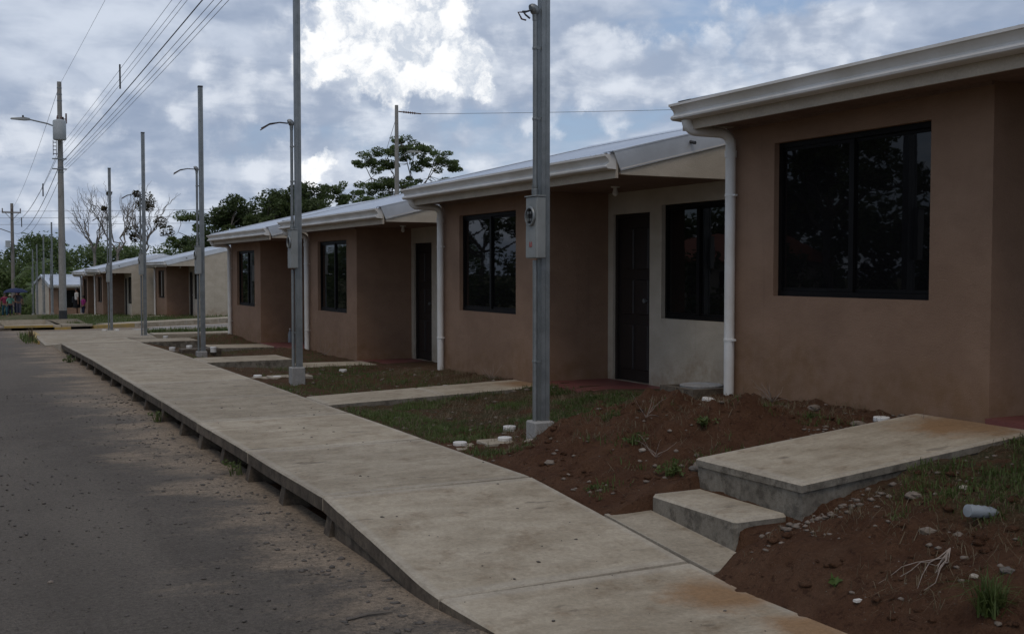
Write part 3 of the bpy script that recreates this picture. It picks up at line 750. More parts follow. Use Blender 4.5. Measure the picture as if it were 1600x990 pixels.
# ------------------------------------------------------------------ houses
SL, RX = 0.24, 2.6            # roof slope, ridge
def roof_z(x): return 2.586 + (x + 0.5) * SL if x <= RX else 2.586 + (RX + 0.5) * SL - (x - RX) * SL
U1 = 5.56                     # near gable end
def pierced(m, plane, a0, a1, z0, z1, t0, t1, holes):
    """wall slab in the (a, z) plane with rectangular openings; thickness t0..t1; plane 'y' = runs along y, 'x' = runs along x"""
    A = sorted({a0, a1, *[h[0] for h in holes], *[h[1] for h in holes]})
    Z = sorted({z0, z1, *[h[2] for h in holes], *[h[3] for h in holes]})
    def P(a, z, t): return (t, a, z) if plane == 'y' else (a, t, z)
    def solid(i, j):
        if i < 0 or j < 0 or i >= len(A) - 1 or j >= len(Z) - 1: return False
        ca, cz = (A[i] + A[i + 1]) / 2, (Z[j] + Z[j + 1]) / 2
        return not any(h[0] < ca < h[1] and h[2] < cz < h[3] for h in holes)
    for i in range(len(A) - 1):
        for j in range(len(Z) - 1):
            if not solid(i, j): continue
            b0, b1, c0, c1 = A[i], A[i + 1], Z[j], Z[j + 1]
            for t in (t0, t1): m.add([P(b0, c0, t), P(b1, c0, t), P(b1, c1, t), P(b0, c1, t)], [(0, 1, 2, 3)])
            if not solid(i - 1, j): m.add([P(b0, c0, t0), P(b0, c0, t1), P(b0, c1, t1), P(b0, c1, t0)], [(0, 1, 2, 3)])
            if not solid(i + 1, j): m.add([P(b1, c0, t0), P(b1, c0, t1), P(b1, c1, t1), P(b1, c1, t0)], [(0, 1, 2, 3)])
            if not solid(i, j - 1): m.add([P(b0, c0, t0), P(b0, c0, t1), P(b1, c0, t1), P(b1, c0, t0)], [(0, 1, 2, 3)])
            if not solid(i, j + 1): m.add([P(b0, c1, t0), P(b0, c1, t1), P(b1, c1, t1), P(b1, c1, t0)], [(0, 1, 2, 3)])

def window(parent, u0, u1, z0, z1, xf, split):
    """sliding window seen from the street; u grows towards the camera (local y = -u)"""
    f = 0.045; d0, d1 = xf, xf + 0.06
    m = MB()
    m.box(d0, d1, -u1, -u0, z0, z0 + f); m.box(d0, d1, -u1, -u0, z1 - f, z1)
    m.box(d0 + 0.001, d1, -u0 - f, -u0, z0 + f, z1 - f); m.box(d0 + 0.001, d1, -u1, -u1 + f, z0 + f, z1 - f)
    wdw = m.build('window', 'frame_bronze', parent)
    us = u0 + (u1 - u0) * split
    m = MB(); m.box(d0 + 0.008, d1 - 0.004, -us - 0.028, -us + 0.028, z0 + f + 0.001, z1 - f - 0.001); m.build('stile', 'frame_bronze', wdw)
    for a, b, dd in ((u0 + f, us - 0.028, 0.022), (us + 0.028, u1 - f, 0.036)):
        m = MB()
        s_ = 0.03
        m.box(d0 + dd - 0.008, d0 + dd + 0.012, -b + 0.002, -a - 0.002, z0 + f + 0.002, z0 + f + s_); m.build('sash_rail', 'frame_bronze', wdw); m = MB(); m.box(d0 + dd - 0.008, d0 + dd + 0.012, -b + 0.002, -a - 0.002, z1 - f - s_, z1 - f - 0.002)
        m.build('sash_rail', 'frame_bronze', wdw)
        m = MB(); m.box(d0 + dd - 0.002, d0 + dd + 0.004, -b + 0.001, -a - 0.001, z0 + f + s_ + 0.001, z1 - f - s_ - 0.001)
        m.build('pane', 'dark_glass', wdw)
    return wdw

PIPE = []
for k in range(7):                                   # elbow out of the gutter
    a = math.pi / 2 * k / 6
    PIPE.append((-0.49 + 0.10 * (1 - math.cos(a)), -0.01 - 0.02 * (1 - math.cos(a)), 2.424 - 0.10 * math.sin(a)))
PIPE_B = [(-0.22, -0.07, 2.318)]
for k in range(7):
    a = math.pi / 2 * k / 6
    PIPE_B.append((-0.17 + 0.10 * math.sin(a), -0.08 - 0.04 * math.sin(a), 2.315 - 0.10 * (1 - math.cos(a))))

def build_house(detail=2, paint='wall_brown'):
    root = empty('terraced_house', (0, 0, 0))
    # front room: street wall with its window, and the wall beside the porch
    m = MB(); pierced(m, 'y', -2.98, 0.0, -0.45, 2.40, 0.0, 0.13, [(-2.42, -0.65, 0.82, 2.17)])
    m.box(0.1305, 1.049, -2.98, -2.86, -0.45, 2.40)
    m.build('street_wall', paint, root)
    m = MB(); pierced(m, 'y', -5.471, -2.981, -0.45, 2.40, 1.05, 1.17, [(-3.93, -3.10, 0.0, 2.10), (-5.455, -4.18, 0.82, 2.17)])
    m.build('porch_wall', 'wall_cream', root)
    # gable walls
    def gable(u, t, full):
        pr = [(5.2, -0.45), (5.2, roof_z(5.2) - 0.10), (RX, roof_z(RX) - 0.10), (-0.40, roof_z(-0.40) - 0.10), (-0.40, 2.372)]
        pr += [(1.05, 2.372), (1.05, -0.45)] if not full else [(0.131, 2.372), (0.131, -0.45)]
        mm = MB(); mm.extrude_y(pr, -u, -u + t); return mm.build('gable_wall', 'wall_cream', root)
    gable(U1, 0.088, False); gable(0.12, 0.1195, True)
    m = MB(); m.box(5.07, 5.20, -U1 + 0.089, -0.121, -0.45, 2.50); m.build('back_wall', 'wall_cream', root)
    # roof: corrugated sheets on both slopes
    per = 0.105 if detail > 1 else 0.3
    n = int((U1 + 0.12) / per) * 8
    us = np.linspace(-0.10, U1 + 0.02, n + 1)
    rf = empty('roof', (0, 0, 0)); rf.parent = root
    for side, xsr in (('street', (-0.53, 1.0, RX)), ('yard', (RX, 4.2, 5.73))):
        V, F = [], []
        for x in xsr:
            for u in us: V.append((x, -u, roof_z(x) + 0.012 * math.sin(2 * math.pi * u / per)))
        k = n + 1
        for i in range(2):
            for j in range(n): F.append((i * k + j, i * k + j + 1, (i + 1) * k + j + 1, (i + 1) * k + j))
        V = np.array(V); F = np.array(F)
        V2 = V.copy(); V2[:, 2] -= 0.004
        Fall = np.vstack([F, F[:, ::-1] + len(V)])
        inst('roof_sheet', np_mesh('roof_sheet', np.vstack([V, V2]), Fall, 'zinc', True), rf)
    m = MB(); m.extrude_y([(RX + a_, roof_z(RX + a_) + b_) for a_, b_ in ((-0.22, 0.02), (0, 0.035), (0.22, 0.02), (0.22, 0.014), (0, 0.029), (-0.22, 0.014))], -U1 - 0.03, 0.13)
    m.build('ridge_cap', 'zinc', rf)
    # sheet-metal flashing folded over each rake
    for u, s_ in ((U1 + 0.004, 1), (-0.104, -1)):
        for xa, xb in ((-0.50, RX), (RX, 5.72)):
            m = MB(); za, zb = roof_z(xa), roof_z(xb); y0 = -u; y1 = -u - s_ * 0.012; y2 = -u + s_ * 0.19
            m.add([(xa, y1, za + 0.022), (xb, y1, zb + 0.022), (xb, y1, zb - 0.18), (xa + (0.09 if xa < 0 else 0), y1, za - 0.18), (xa, y0, za + 0.018), (xb, y0, zb + 0.018), (xb, y0, zb - 0.18), (xa + (0.09 if xa < 0 else 0), y0, za - 0.18),
                   (xa, y2, za + 0.020), (xb, y2, zb + 0.020), (xb, y2, zb + 0.016), (xa, y2, za + 0.016)],
                  [(0, 1, 2, 3), (4, 7, 6, 5), (2, 6, 7, 3), (0, 3, 7, 4), (1, 5, 6, 2), (0, 8, 9, 1), (8, 11, 10, 9), (4, 5, 10, 11)])
            fl = m.build('flashing', 'zinc_flashing', rf)
            if s_ > 0 and xa < 0:
                m = MB(); m.add([(xa + 0.09, y1 - 0.004, za - 0.152), (xb, y1 - 0.004, zb - 0.172), (xb, y1 - 0.004, zb - 0.186), (xa + 0.09, y1 - 0.004, za - 0.166), (xa + 0.09, y0, za - 0.166), (xb, y0, zb - 0.186)], [(0, 1, 2, 3), (3, 2, 5, 4)])
                m.build('drip_edge', 'gutter_white', rf)
    if detail > 1:
        m = MB(); m.tube([(0.45, -U1 - 0.01, roof_z(0.45) - 0.07), (0.47, -U1 - 0.075, roof_z(0.45) - 0.085)], 0.018, 8); m.build('roof_bolt', 'black_rubber', rf)
    # fascia, gutter, downpipe
    m = MB(); m.box(-0.455, -0.43, -5.55, 0.10, 2.335, 2.52); m.build('fascia', 'fascia_cream', root)
    out = [(-0.50, 2.425), (-0.545, 2.427), (-0.563, 2.437), (-0.568, 2.452), (-0.560, 2.466), (-0.536, 2.478), (-0.530, 2.492), (-0.538, 2.512), (-0.556, 2.532), (-0.572, 2.545), (-0.576, 2.552), (-0.590, 2.552), (-0.590, 2.574), (-0.575, 2.574)]
    ga = [(-0.457, 2.425)] + out + [(-0.566, 2.553), (-0.530, 2.513), (-0.522, 2.492), (-0.528, 2.474), (-0.552, 2.458), (-0.550, 2.442), (-0.469, 2.437), (-0.469, 2.565), (-0.457, 2.565)]
    m = MB(); m.extrude_y(ga, -5.53, 0.115)
    g = m.build('gutter', 'gutter_white', root, smooth=True)
    for yy in (0.116, -5.531):
        m = MB(); m.extrude_y([(-0.454, 2.42)] + [(x - 0.004, z - 0.001) for x, z in out] + [(-0.454, 2.578)], yy, yy + (0.016 if yy > 0 else -0.022)); m.build('end_cap', 'gutter_white', g)
    m = MB(); m.extrude_y([(-0.454, 2.419)] + [(x - 0.003, z - 0.001) for x, z in out[:-2]] + [(-0.55, 2.545), (-0.5, 2.5)], -0.06, -0.03); m.build('joint_strip', 'gutter_white', g)
    m = MB(); m.tube(PIPE + PIPE_B + [(-0.07, -0.12, 1.0), (-0.07, -0.12, -0.16)], 0.048, 12)
    dp = m.build('downpipe', 'pvc_white', root, smooth=True)
    for z in (1.74, 0.40):
        m = MB(); m.lathe([(0.051, -0.012), (0.053, -0.01), (0.053, 0.01), (0.051, 0.012)], (-0.07, -0.12, z), 14); m.box(-0.068, 0.0, -0.128, -0.112, z - 0.008, z + 0.008); m.box(-0.085, -0.055, -0.205, -0.172, z - 0.008, z + 0.008)
        m.build('pipe_clamp', 'pvc_white', dp)
    m = MB(); m.lathe([(0.055, -0.03), (0.056, 0.03)], (-0.07, -0.12, 2.12), 14); m.build('pipe_collar', 'pvc_white', dp)
    # boarded soffit under the eave and porch ceiling
    nb = 3
    for k in range(nb):
        a = -0.428 + k * 0.1425
        m = MB(); m.box(a + 0.003, a + 0.1395, -U1 + 0.002, 0.10, 2.373, 2.386); m.build('soffit_board', 'soffit_brown', root)
    for k in range(7 if detail > 1 else 2):
        w_ = 1.05 / (7 if detail > 1 else 2)
        m = MB(); m.box(k * w_ + 0.003, (k + 1) * w_ - 0.003, -U1 + 0.090, -2.982, 2.373, 2.386); m.build('soffit_board', 'soffit_brown', root)
    m = MB(); m.box(-0.002, -0.028, -2.98, -0.0, 2.345, 2.3725); m.build('cornice_strip', 'soffit_brown', root)
    # openings
    window(root, 0.65, 2.42, 0.82, 2.17, 0.055, 0.5)
    window(root, 4.18, 5.455, 0.82, 2.17, 1.105, 0.5)
    m = MB()
    m.box(1.085, 1.16, -3.15, -3.10, 0, 2.10); m.box(1.085, 1.16, -3.93, -3.88, 0, 2.10); m.box(1.085, 1.16, -3.8795, -3.1505, 2.05, 2.10)
    dr = m.build('door', 'door_wood', root)
    m = MB(); m.box(1.115, 1.15, -3.878, -3.152, 0.01, 2.048)
    m.build('door_leaf', 'door_wood', dr)
    for i in range(2):
        for (z0, z1) in ((0.15, 0.72), (0.84, 1.28), (1.40, 1.92)):
            a = -3.82 + i * 0.33
            m = MB(); m.cbox(0, 0.26, 0, z1 - z0, 0, 0.016, 0.012)
            pm = m.build('door_panel', 'door_wood', dr); pm.matrix_local = Matrix(((0, 0, -1, 1.1145), (1, 0, 0, a), (0, 1, 0, z0), (0, 0, 0, 1)))
    m = MB(); m.lathe([(0.012, 0), (0.012, 0.03), (0.028, 0.04), (0.026, 0.065)], (0, 0, 0), 10, 'x'); hd_ = m.build('door_handle', 'galvanised', dr); hd_.matrix_local = Matrix(((-1, 0, 0, 1.114), (0, -1, 0, -3.80), (0, 0, 1, 1.02), (0, 0, 0, 1)))
    m = MB(); m.box(-0.04, 1.0495, -5.52, -2.982, -0.30, 0.0); m.build('porch_floor', 'red_floor', root)
    m = MB(); m.lathe([(0.05, 2.36), (0.055, 2.3725)], (0.45, -4.1, 0), 12); m.lathe([(0.008, 2.26), (0.028, 2.275), (0.034, 2.30), (0.025, 2.33), (0.02, 2.3595)], (0.45, -4.1, 0), 12); m.build('porch_lamp', 'pvc_white', root, smooth=True)
    return root
HOUSES = [  # far corner Y, front X, floor, label
    (8.50, 6.60, 0.672, 'nearest brown and cream house cut off by the right edge, raised above two concrete steps'),
    (15.30, 6.60, 0.325, 'brown and cream house in the middle, wide porch right of the nearest meter pole'),
    (22.10, 6.60, 0.107, 'brown and cream house third from the right, porch behind the second meter pole'),
    (28.90, 6.60, 0.027, 'brown and cream house at the end of the near row, its window reflecting sky'),
    (58.30, 9.55, -0.46, 'first house past the side street, set back with a broad cream gable end'),
    (64.30, 7.40, -0.80, 'house past the side street standing forward, cream gable end above a dark porch'),
    (71.10, 7.40, -0.95, 'far house behind the woman and child, left end of the far row'),
]
h0 = build_house(2)
for i, (Y, X, fl, lab) in enumerate(HOUSES):
    h = h0 if i == 0 else copy_tree(h0)
    h.location = (X, Y, fl)
    tag(h, lab, 'house', 'single-storey houses along the street')
h8 = copy_tree(h0); h8.location = (5.6, 92.0, -2.0); h8.rotation_euler = (0, 0, R(72)); 
tag(h8, 'last small house at the street end, pale walls and metal roof behind the far poles', 'house', 'single-storey houses along the street')
# rotated so that its street side looks back along the road
h8.location = (7.2, 91.7, -1.97); h8.rotation_euler = (0, 0, R(97))

# drain box by the corner of the nearest house
db = empty('drain_box', (6.66, 8.98, 0.44)); tag(db, 'low concrete drain box with a pale lid beside the nearest white downpipe', 'drain box')
m = MB(); m.box(-0.30, 0.30, -0.28, -0.22, -0.1, 0.14); m.box(-0.30, 0.30, 0.22, 0.28, -0.1, 0.14); m.box(-0.30, -0.24, -0.2199, 0.2199, -0.1, 0.139); m.box(0.24, 0.30, -0.2199, 0.2199, -0.1, 0.139)
m.build('box_wall', 'old_concrete', db)
m = MB(); m.lathe([(0.21, 0.10), (0.215, 0.15), (0.20, 0.158)], (0, 0, 0), 18); m.build('lid', 'grey_concrete', db)
# ------------------------------------------------------------------ meter poles
def meter_pole(label, x, y, z, H, full=2, block=0.19, rz=0.0):
    root = empty('meter_pole', (x, y, z), rz)
    tag(root, label, 'meter pole', 'galvanised meter poles in the front yards')
    m = MB()
    for sx in (-1, 1): m.box(sx * 0.0015, sx * 0.039, -0.039, 0.039, 0.02, H)
    m.box(-0.0014, 0.0014, -0.035, 0.035, 0.02, H - 0.01)
    m.build('shaft', 'galvanised', root)
    m = MB(); m.box(-0.042, 0.042, -0.042, 0.042, H, H + 0.03); m.build('top_cap', 'black_rubber', root)
    m = MB(); m.cbox(-0.125, 0.062, -0.09, 0.09, -0.25, block, 0.012); m.build('base_block', 'grey_concrete', root)
    cx = -0.082
    wh = 3.62 if full == 2 else 3.5
    m = MB(); m.tube([(cx, 0, block - 0.01), (cx, 0, 1.56)], 0.021, 10); m.tube([(cx, 0, 2.105), (cx, 0, wh)], 0.021, 10)
    m.lathe([(0.027, 2.105), (0.029, 2.12), (0.029, 2.16), (0.024, 2.165), (0.027, 2.175), (0.027, 2.2)], (cx, 0, 0), 12)
    cd = m.build('conduit', 'galvanised', root, smooth=True)
    for zz in (0.7, 2.75, wh - 0.28):
        m = MB(); m.lathe([(0.024, zz - 0.012), (0.026, zz), (0.024, zz + 0.012)], (cx, 0, 0), 10); m.box(cx, -0.040, -0.026, -0.016, zz - 0.01, zz + 0.01); m.build('strap', 'galvanised', cd)
    # meter socket box: face with the round opening looks at the street
    b = MB(); b.cbox(0, 0.52, 0, 0.20, 0, 0.085, 0.008)
    bo = b.build('meter_box', 'galvanised_box', root); bo.matrix_local = Matrix(((0, 0, -1, cx + 0.047), (0, 1, 0, -0.10), (1, 0, 0, 1.575), (0, 0, 0, 1)))
    m = MB(); m.lathe([(0.082, 0), (0.084, 0.012), (0.078, 0.022), (0.068, 0.022), (0.066, 0.004), (0.066, 0.001)], (0, 0, 0), 24)
    rg = m.build('meter_ring', 'galvanised', bo, smooth=True); rg.location = (0.355, 0.10, 0.085)
    m = MB(); m.lathe([(0.0655, 0), (0.0655, 0.003)], (0, 0, 0), 24); dk = m.build('socket', 'dark_void', bo); dk.location = (0.355, 0.10, 0.0855)
    if full == 2:
        for a in (-0.03, 0.03):
            for b_ in (-0.03, 0.018):
                m = MB(); m.box(a - 0.011, a + 0.011, b_, b_ + 0.012, 0.0, 0.014); jw = m.build('socket_jaw', 'galvanised', bo); jw.location = (0.355, 0.10, 0.089)
        m = MB(); m.box(-0.045, 0.045, 0.038, 0.043, 0, 0.012); jw = m.build('socket_bar', 'galvanised', bo); jw.location = (0.355, 0.10, 0.089)
    m = MB(); m.box(0.008, 0.235, 0.012, 0.188, 0.0, 0.004)
    m.add([(0.2352, 0.03, 0), (0.247, 0.07, 0), (0.251, 0.10, 0), (0.247, 0.13, 0), (0.2352, 0.17, 0), (0.2352, 0.03, 0.004), (0.247, 0.07, 0.004), (0.251, 0.10, 0.004), (0.247, 0.13, 0.004), (0.2352, 0.17, 0.004)], [(5, 6, 7, 8, 9), (0, 5, 6, 1), (1, 6, 7, 2), (2, 7, 8, 3), (3, 8, 9, 4)])
    cv = m.build('box_cover', 'galvanised_box', bo); cv.location = (0, 0, 0.0852)
    if full == 2:
        m = MB()                                        # hand-painted red mark
        m.tube([(0.14, 0.085, 0.0055), (0.10, 0.078, 0.0055), (0.095, 0.098, 0.0055), (0.138, 0.112, 0.0055), (0.096, 0.118, 0.0055)], 0.0035, 5); mk = m.build('red_mark', 'rust_red', bo); mk.location = (0, 0, 0.0852)
    m = MB(); m.box(-0.012, 0.532, -0.008, 0.208, 0.0, 0.0)
    m = MB(); m.box(0.5205, 0.53, -0.006, 0.206, 0.0, 0.094); m.build('rain_lip', 'galvanised_box', bo)
    # weatherhead with its loose service wires
    m = MB()
    pts = []
    for k in range(7):
        a = math.pi * 0.62 * k / 6; pts.append((cx - 0.035 + 0.035 * math.cos(a), 0, wh + 0.045 * math.sin(a) + 0.01))
    m.tube([(cx, 0, wh - 0.05), (cx, 0, wh)] + pts, [0.024, 0.026, 0.034, 0.038, 0.04, 0.04, 0.038, 0.034, 0.028], 10)
    hd2 = m.build('weatherhead', 'galvanised', root, smooth=True)
    for k in range(2):
        m = MB(); o = 0.012 * (k * 2 - 1); L = 1.0 if full == 2 else 1.1
        if full == 2: q = [(cx - 0.05, o, wh + 0.03), (cx - 0.09, o, wh + 0.015), (cx - 0.13 - 0.02 * k, o * 2, wh + 0.01), (cx - 0.11, o * 3, wh - 0.02 - 0.02 * k), (cx - 0.07, o * 3, wh - 0.045)]
        else: q = [(cx - 0.05, o, wh + 0.03), (cx - 0.16, o, wh + 0.035), (cx - 0.30, o * 1.5, wh + 0.01 - 0.01 * k), (cx - 0.42, o * 2, wh - 0.06 - 0.02 * k)]
        m.tube(q, 0.008, 6); m.build('service_wire', 'insulator' if k else 'cable', hd2)
    return root
meter_pole('nearest galvanised meter pole, its grey box in front of the middle house', 4.57, 8.40, 0.245, 5.8, 2)
meter_pole('second galvanised meter pole from the right, with loose wires pointing left at its conduit top', 4.33, 14.95, 0.17, 5.7, 1, 0.23)
meter_pole('third galvanised meter pole from the right, standing in front of the last cream gable wall', 4.35, 21.4, 0.07, 5.05, 1, 0.13)
meter_pole('fourth galvanised meter pole from the right, just before the side street', 4.42, 28.6, 0.03, 5.02, 1, 0.10)
meter_pole('slim meter pole just beyond the side street, fifth from the right', 4.56, 35.9, -0.22, 5.0, 1, 0.12)
FP = [(5.35, 66.0, -0.70, 'far meter pole just left of the tall concrete pole, tallest of the far four'), (5.75, 77.0, -1.10, 'far meter pole second left of the tall concrete pole'),
      (6.05, 87.0, -1.45, 'far meter pole third left of the tall concrete pole'), (6.2, 93.5, -1.70, 'farthest meter pole, leftmost in the row before the wooden pole')]
for x, y, z, lab in FP: meter_pole(lab, x, y, z, 5.0, 1, 0.1)

# ------------------------------------------------------------------ utility poles
def utility_pole(label, x, y, z, H):
    root = empty('utility_pole', (x, y, z)); tag(root, label, 'utility pole', 'utility poles')
    m = MB(); m.tube([(0, 0, -0.3), (0, 0, 0.46), (0, 0, H)], [0.155, 0.15, 0.085], 12); m.build('shaft', 'pole_concrete', root, smooth=True)
    m = MB(); m.lathe([(0.160, -0.1), (0.156, 0.47)], (0, 0, 0), 12); m.build('base_band', 'black_rubber', root)
    return root
def lamp_arm(root, z, L, rise, rz):
    m = MB(); c, s_ = math.cos(rz), math.sin(rz)
    m.tube([(0, 0, z), (c * L * 0.4, s_ * L * 0.4, z + rise * 0.55), (c * L, s_ * L, z + rise)], 0.028, 8); a = m.build('lamp_arm', 'galvanised', root, smooth=True)
    m = MB()
    P = lambda u, v, w: (c * (L + u) - s_ * v, s_ * (L + u) + c * v, z + rise + w)
    vs = [P(-0.05, -0.05, -0.04), P(0.15, -0.13, -0.05), P(0.62, -0.11, -0.03), P(0.66, 0, -0.02), P(0.62, 0.11, -0.03), P(0.15, 0.13, -0.05), P(-0.05, 0.05, -0.04),
          P(-0.05, -0.05, 0.04), P(0.15, -0.11, 0.07), P(0.62, -0.09, 0.02), P(0.66, 0, 0.0), P(0.62, 0.09, 0.02), P(0.15, 0.11, 0.07), P(-0.05, 0.05, 0.04)]
    m.add(vs, [tuple(range(6, -1, -1)), tuple(range(7, 14))] + [(i, (i + 1) % 7, (i + 1) % 7 + 7, i + 7) for i in range(7)])
    hd = m.build('lamp_head', 'galvanised_box', a)
    m = MB(); m.lathe([(0.035, 0), (0.038, 0.05), (0.02, 0.085)], P(0.2, 0, 0.068), 10); m.build('photocell', 'frame_bronze', a)
BX, BY, BZ, BH = 4.30, 48.4, -0.37, 9.6
up = utility_pole('tall concrete utility pole with a grey transformer and street lamp at left', BX, BY, BZ, BH)
m = MB(); m.lathe([(0.23, 7.25), (0.25, 7.28), (0.25, 7.98), (0.235, 8.02), (0.12, 8.06)], (-0.05, -0.36, 0), 18); m.box(-0.1, 0.0, -0.14, -0.05, 7.4, 7.9)
tr = m.build('transformer', 'transformer_grey', up, smooth=True)
for dx_ in (-0.12, 0.02):
    m = MB(); m.lathe([(0.035, 8.04), (0.045, 8.07), (0.03, 8.10), (0.045, 8.13), (0.03, 8.16), (0.02, 8.22)], (dx_, -0.36, 0), 10); m.build('bushing', 'insulator', tr)
m = MB(); m.box(0.2, 0.26, -0.1, -0.04, 7.95, 8.35); m.box(0.07, 0.2, -0.085, -0.055, 8.1, 8.14); m.build('fuse_cutout', 'insulator', up)
m = MB(); m.box(0.06, 0.14, -0.13, -0.07, 8.0, 8.2); m.build('arrester', 'frame_bronze', up)
lamp_arm(up, 7.75, 1.15, 0.30, R(178))
for z in (9.35, 9.1, 8.85, 7.9, 7.45, 6.55, 6.2, 6.0):
    m = MB(); rr = 0.155 - (0.07 * z / BH); m.lathe([(rr + 0.008, z - 0.02), (rr + 0.010, z + 0.02)], (0, 0, 0), 12); m.build('steel_band', 'galvanised', up)
m = MB()
for s_ in (-1, 1): m.tube([(-0.22 + 0.06 * s_, -0.2, 6.65), (-0.22 + 0.06 * s_, -0.2, 7.25)], 0.012, 5)
for z in (6.7, 6.85, 7.0, 7.15): m.box(-0.28, -0.16, -0.21, -0.19, z, z + 0.03)
m.build('cable_rack', 'frame_bronze', up)
for z in (6.5, 6.1):
    m = MB(); m.box(-0.32, 0.22, -0.13, -0.1, z, z + 0.05); m.build('spool_bracket', 'galvanised', up)

NX, NY = 4.35, -16.0
nb_ = utility_pole('concrete utility pole behind the camera carrying the near end of the cables', NX, NY, 0.1, 11.9)
FXp, FYp, FZp = 5.75, 112.0, -2.1
wp = empty('utility_pole', (FXp, FYp, FZp)); tag(wp, 'far utility pole with a short crossarm above the people and umbrella', 'utility pole', 'utility poles')
m = MB(); m.tube([(0, 0, -1.6), (0, 0, 9.9)], [0.19, 0.13], 10); m.build('shaft', 'wood_post', wp, smooth=True)
m = MB(); m.box(-0.85, 0.75, -0.19, -0.09, 9.0, 9.12); ca = m.build('crossarm', 'wood_post', wp)
for dx_ in (-0.8, 0.0, 0.7):
    m = MB(); m.lathe([(0.03, 9.12), (0.06, 9.2), (0.04, 9.28), (0.06, 9.36), (0.03, 9.45)], (dx_, -0.14, 0), 8); m.build('pin_insulator', 'insulator', ca)
m = MB()
for s_ in (-1, 1): m.tube([(0.55 * s_, -0.15, 9.0), (0.02 * s_, -0.15, 8.4)], 0.025, 5)
m.build('arm_brace', 'wood_post', wp)
m = MB(); m.box(-0.6, -0.2, -0.5, -0.1, 5.9, 6.5); m.build('cable_box', 'transformer_grey', wp)
m = MB(); m.tube([(0, 0, 7.2), (-0.9, 0, 7.55), (-2.2, 0, 7.7)], 0.04, 6); m.build('lamp_arm', 'galvanised', wp)
KX, KY, KZ, KH = 19.9, 51.6, 0.0, 9.75
kp_ = utility_pole('concrete utility pole rising behind the middle house roof, with a small lamp', KX, KY, KZ, KH)
lamp_arm(kp_, 6.95, 0.55, 0.55, R(-25))
m = MB(); m.tube([(0.1, 0, 9.45), (1.15, -0.35, 9.36)], 0.03, 6)
for k in range(6): m.lathe([(0.05, -0.02), (0.065, 0.0), (0.05, 0.02)], (0.35 + 0.1 * k, -0.09 - 0.033 * k, 9.43 - 0.009 * k), 8, 'x')
m.build('strain_insulator', 'insulator', kp_)
m = MB(); m.tube([(0, 0, 9.2), (-0.45, 0.2, 7.6)], 0.012, 5); m.build('stay_wire', 'cable_grey', kp_)
m = MB(); m.box(0.09, 0.55, -0.14, -0.1, 4.15, 4.55); m.build('sign_plate', 'yellow_paint', kp_)

# ------------------------------------------------------------------ overhead cables
def cable(name, label, a, b, sag, r, mat='cable', n=28, group='overhead cables along the street'):
    a, b = Vector(a), Vector(b); m = MB(); pts = []
    for k in range(n + 1):
        t = k / n; p = a.lerp(b, t); p.z -= sag * 4 * t * (1 - t); pts.append(p)
    m.tube(pts, r, 5); o = m.build(name, mat); tag(o, label, 'cable', group); return pts
def seg(h): return (BX, BY, BZ + h), (NX, NY, BZ + h + 2.35)
TOP = 'thin top power cable running from the tall pole tip towards the camera'
spec = [(9.45, 0.0, 0.2, 0.005, TOP), (7.15, 0.15, 0.25, 0.005, 'upper of the thin pair of cables carrying a black spacer'), (7.05, 0.30, 0.25, 0.005, 'lower of the thin pair of cables carrying a black spacer'),
        (6.75, 0.15, 0.25, 0.005, 'thin single cable just above the thick black bundle'), (6.42, 0.12, 0.3, 0.012, 'thick black cable bundle, the heaviest line from the tall pole'),
        (6.30, 0.24, 0.3, 0.006, 'telephone cable just below the thick black bundle'), (6.22, 0.30, 0.33, 0.006, 'second telephone cable below the thick black bundle'), (6.02, 0.2, 0.35, 0.005, 'lowest telephone cable leaving the tall pole to the right')]
P1 = None
for h, dxx, sag, r_, lab in spec:
    a, b = seg(h); a = (a[0] + dxx * 0.6, a[1], a[2]); b = (b[0] + dxx, b[1], b[2])
    pts = cable('power_cable', lab, a, b, sag, r_)
    if h == 7.15: P1 = pts
sp_ = P1[7]
m = MB(); m.box(-0.02, 0.02, -0.02, 0.02, -0.52, 0.14); o = m.build('cable_spacer', 'black_rubber', None, loc=(sp_.x, sp_.y, sp_.z)); tag(o, 'small black spacer bar hanging on the thin cable pair right of the tall pole', 'spacer')
spec2 = [(9.45, 9.35, 0.0, 0.5, 0.008, 'thin top cable falling from the tall pole to the far crossarm'), (7.1, 8.4, 0.1, 0.9, 0.008, 'upper cable from the transformer towards the far crossarm pole'), (6.7, 8.1, -0.25, 0.9, 0.008, 'middle cable from the transformer towards the far crossarm pole'),
         (6.4, 7.3, 0.0, 1.1, 0.014, 'heavy cable bundle sagging towards the far crossarm pole'), (6.1, 7.0, 0.3, 1.1, 0.009, 'lowest cable sagging towards the far crossarm pole')]
for i, (h, h2, dxx, sag, r_, lab) in enumerate(spec2):
    pts = cable('power_cable', lab, (BX + dxx * 0.3, BY, BZ + h), (FXp + dxx, FYp, FZp + h2), sag, r_)
    if i in (1, 2):
        for k_, t_ in ((0, 6 if i == 1 else 16),):
            q_ = pts[t_]; m = MB(); m.box(-0.03, 0.03, -0.03, 0.03, -0.55, 0.1); o = m.build('cable_spacer', 'black_rubber', None, loc=tuple(q_))
            tag(o, ['', 'spacer bar on the cables left of the tall pole, nearer the pole', 'spacer bar on the cables left of the tall pole, farther down'][i], 'spacer')
cable('power_cable', 'single cable from the pole behind the middle house out to the right', (KX + 1.15, KY - 0.35, KZ + 9.36), (62, 20, 10.4), 0.5, 0.010, group='distant cables')
for k in range(3):
    cable('power_cable', ['upper', 'middle', 'lower'][k] + ' of three thin distant lines crossing behind the flat-crowned tree', (-14, 128, 7.4 - 0.62 * k), (72, 62, 8.3 - 0.55 * k), 0.7, 0.016, 'cable_grey', group='distant cables')
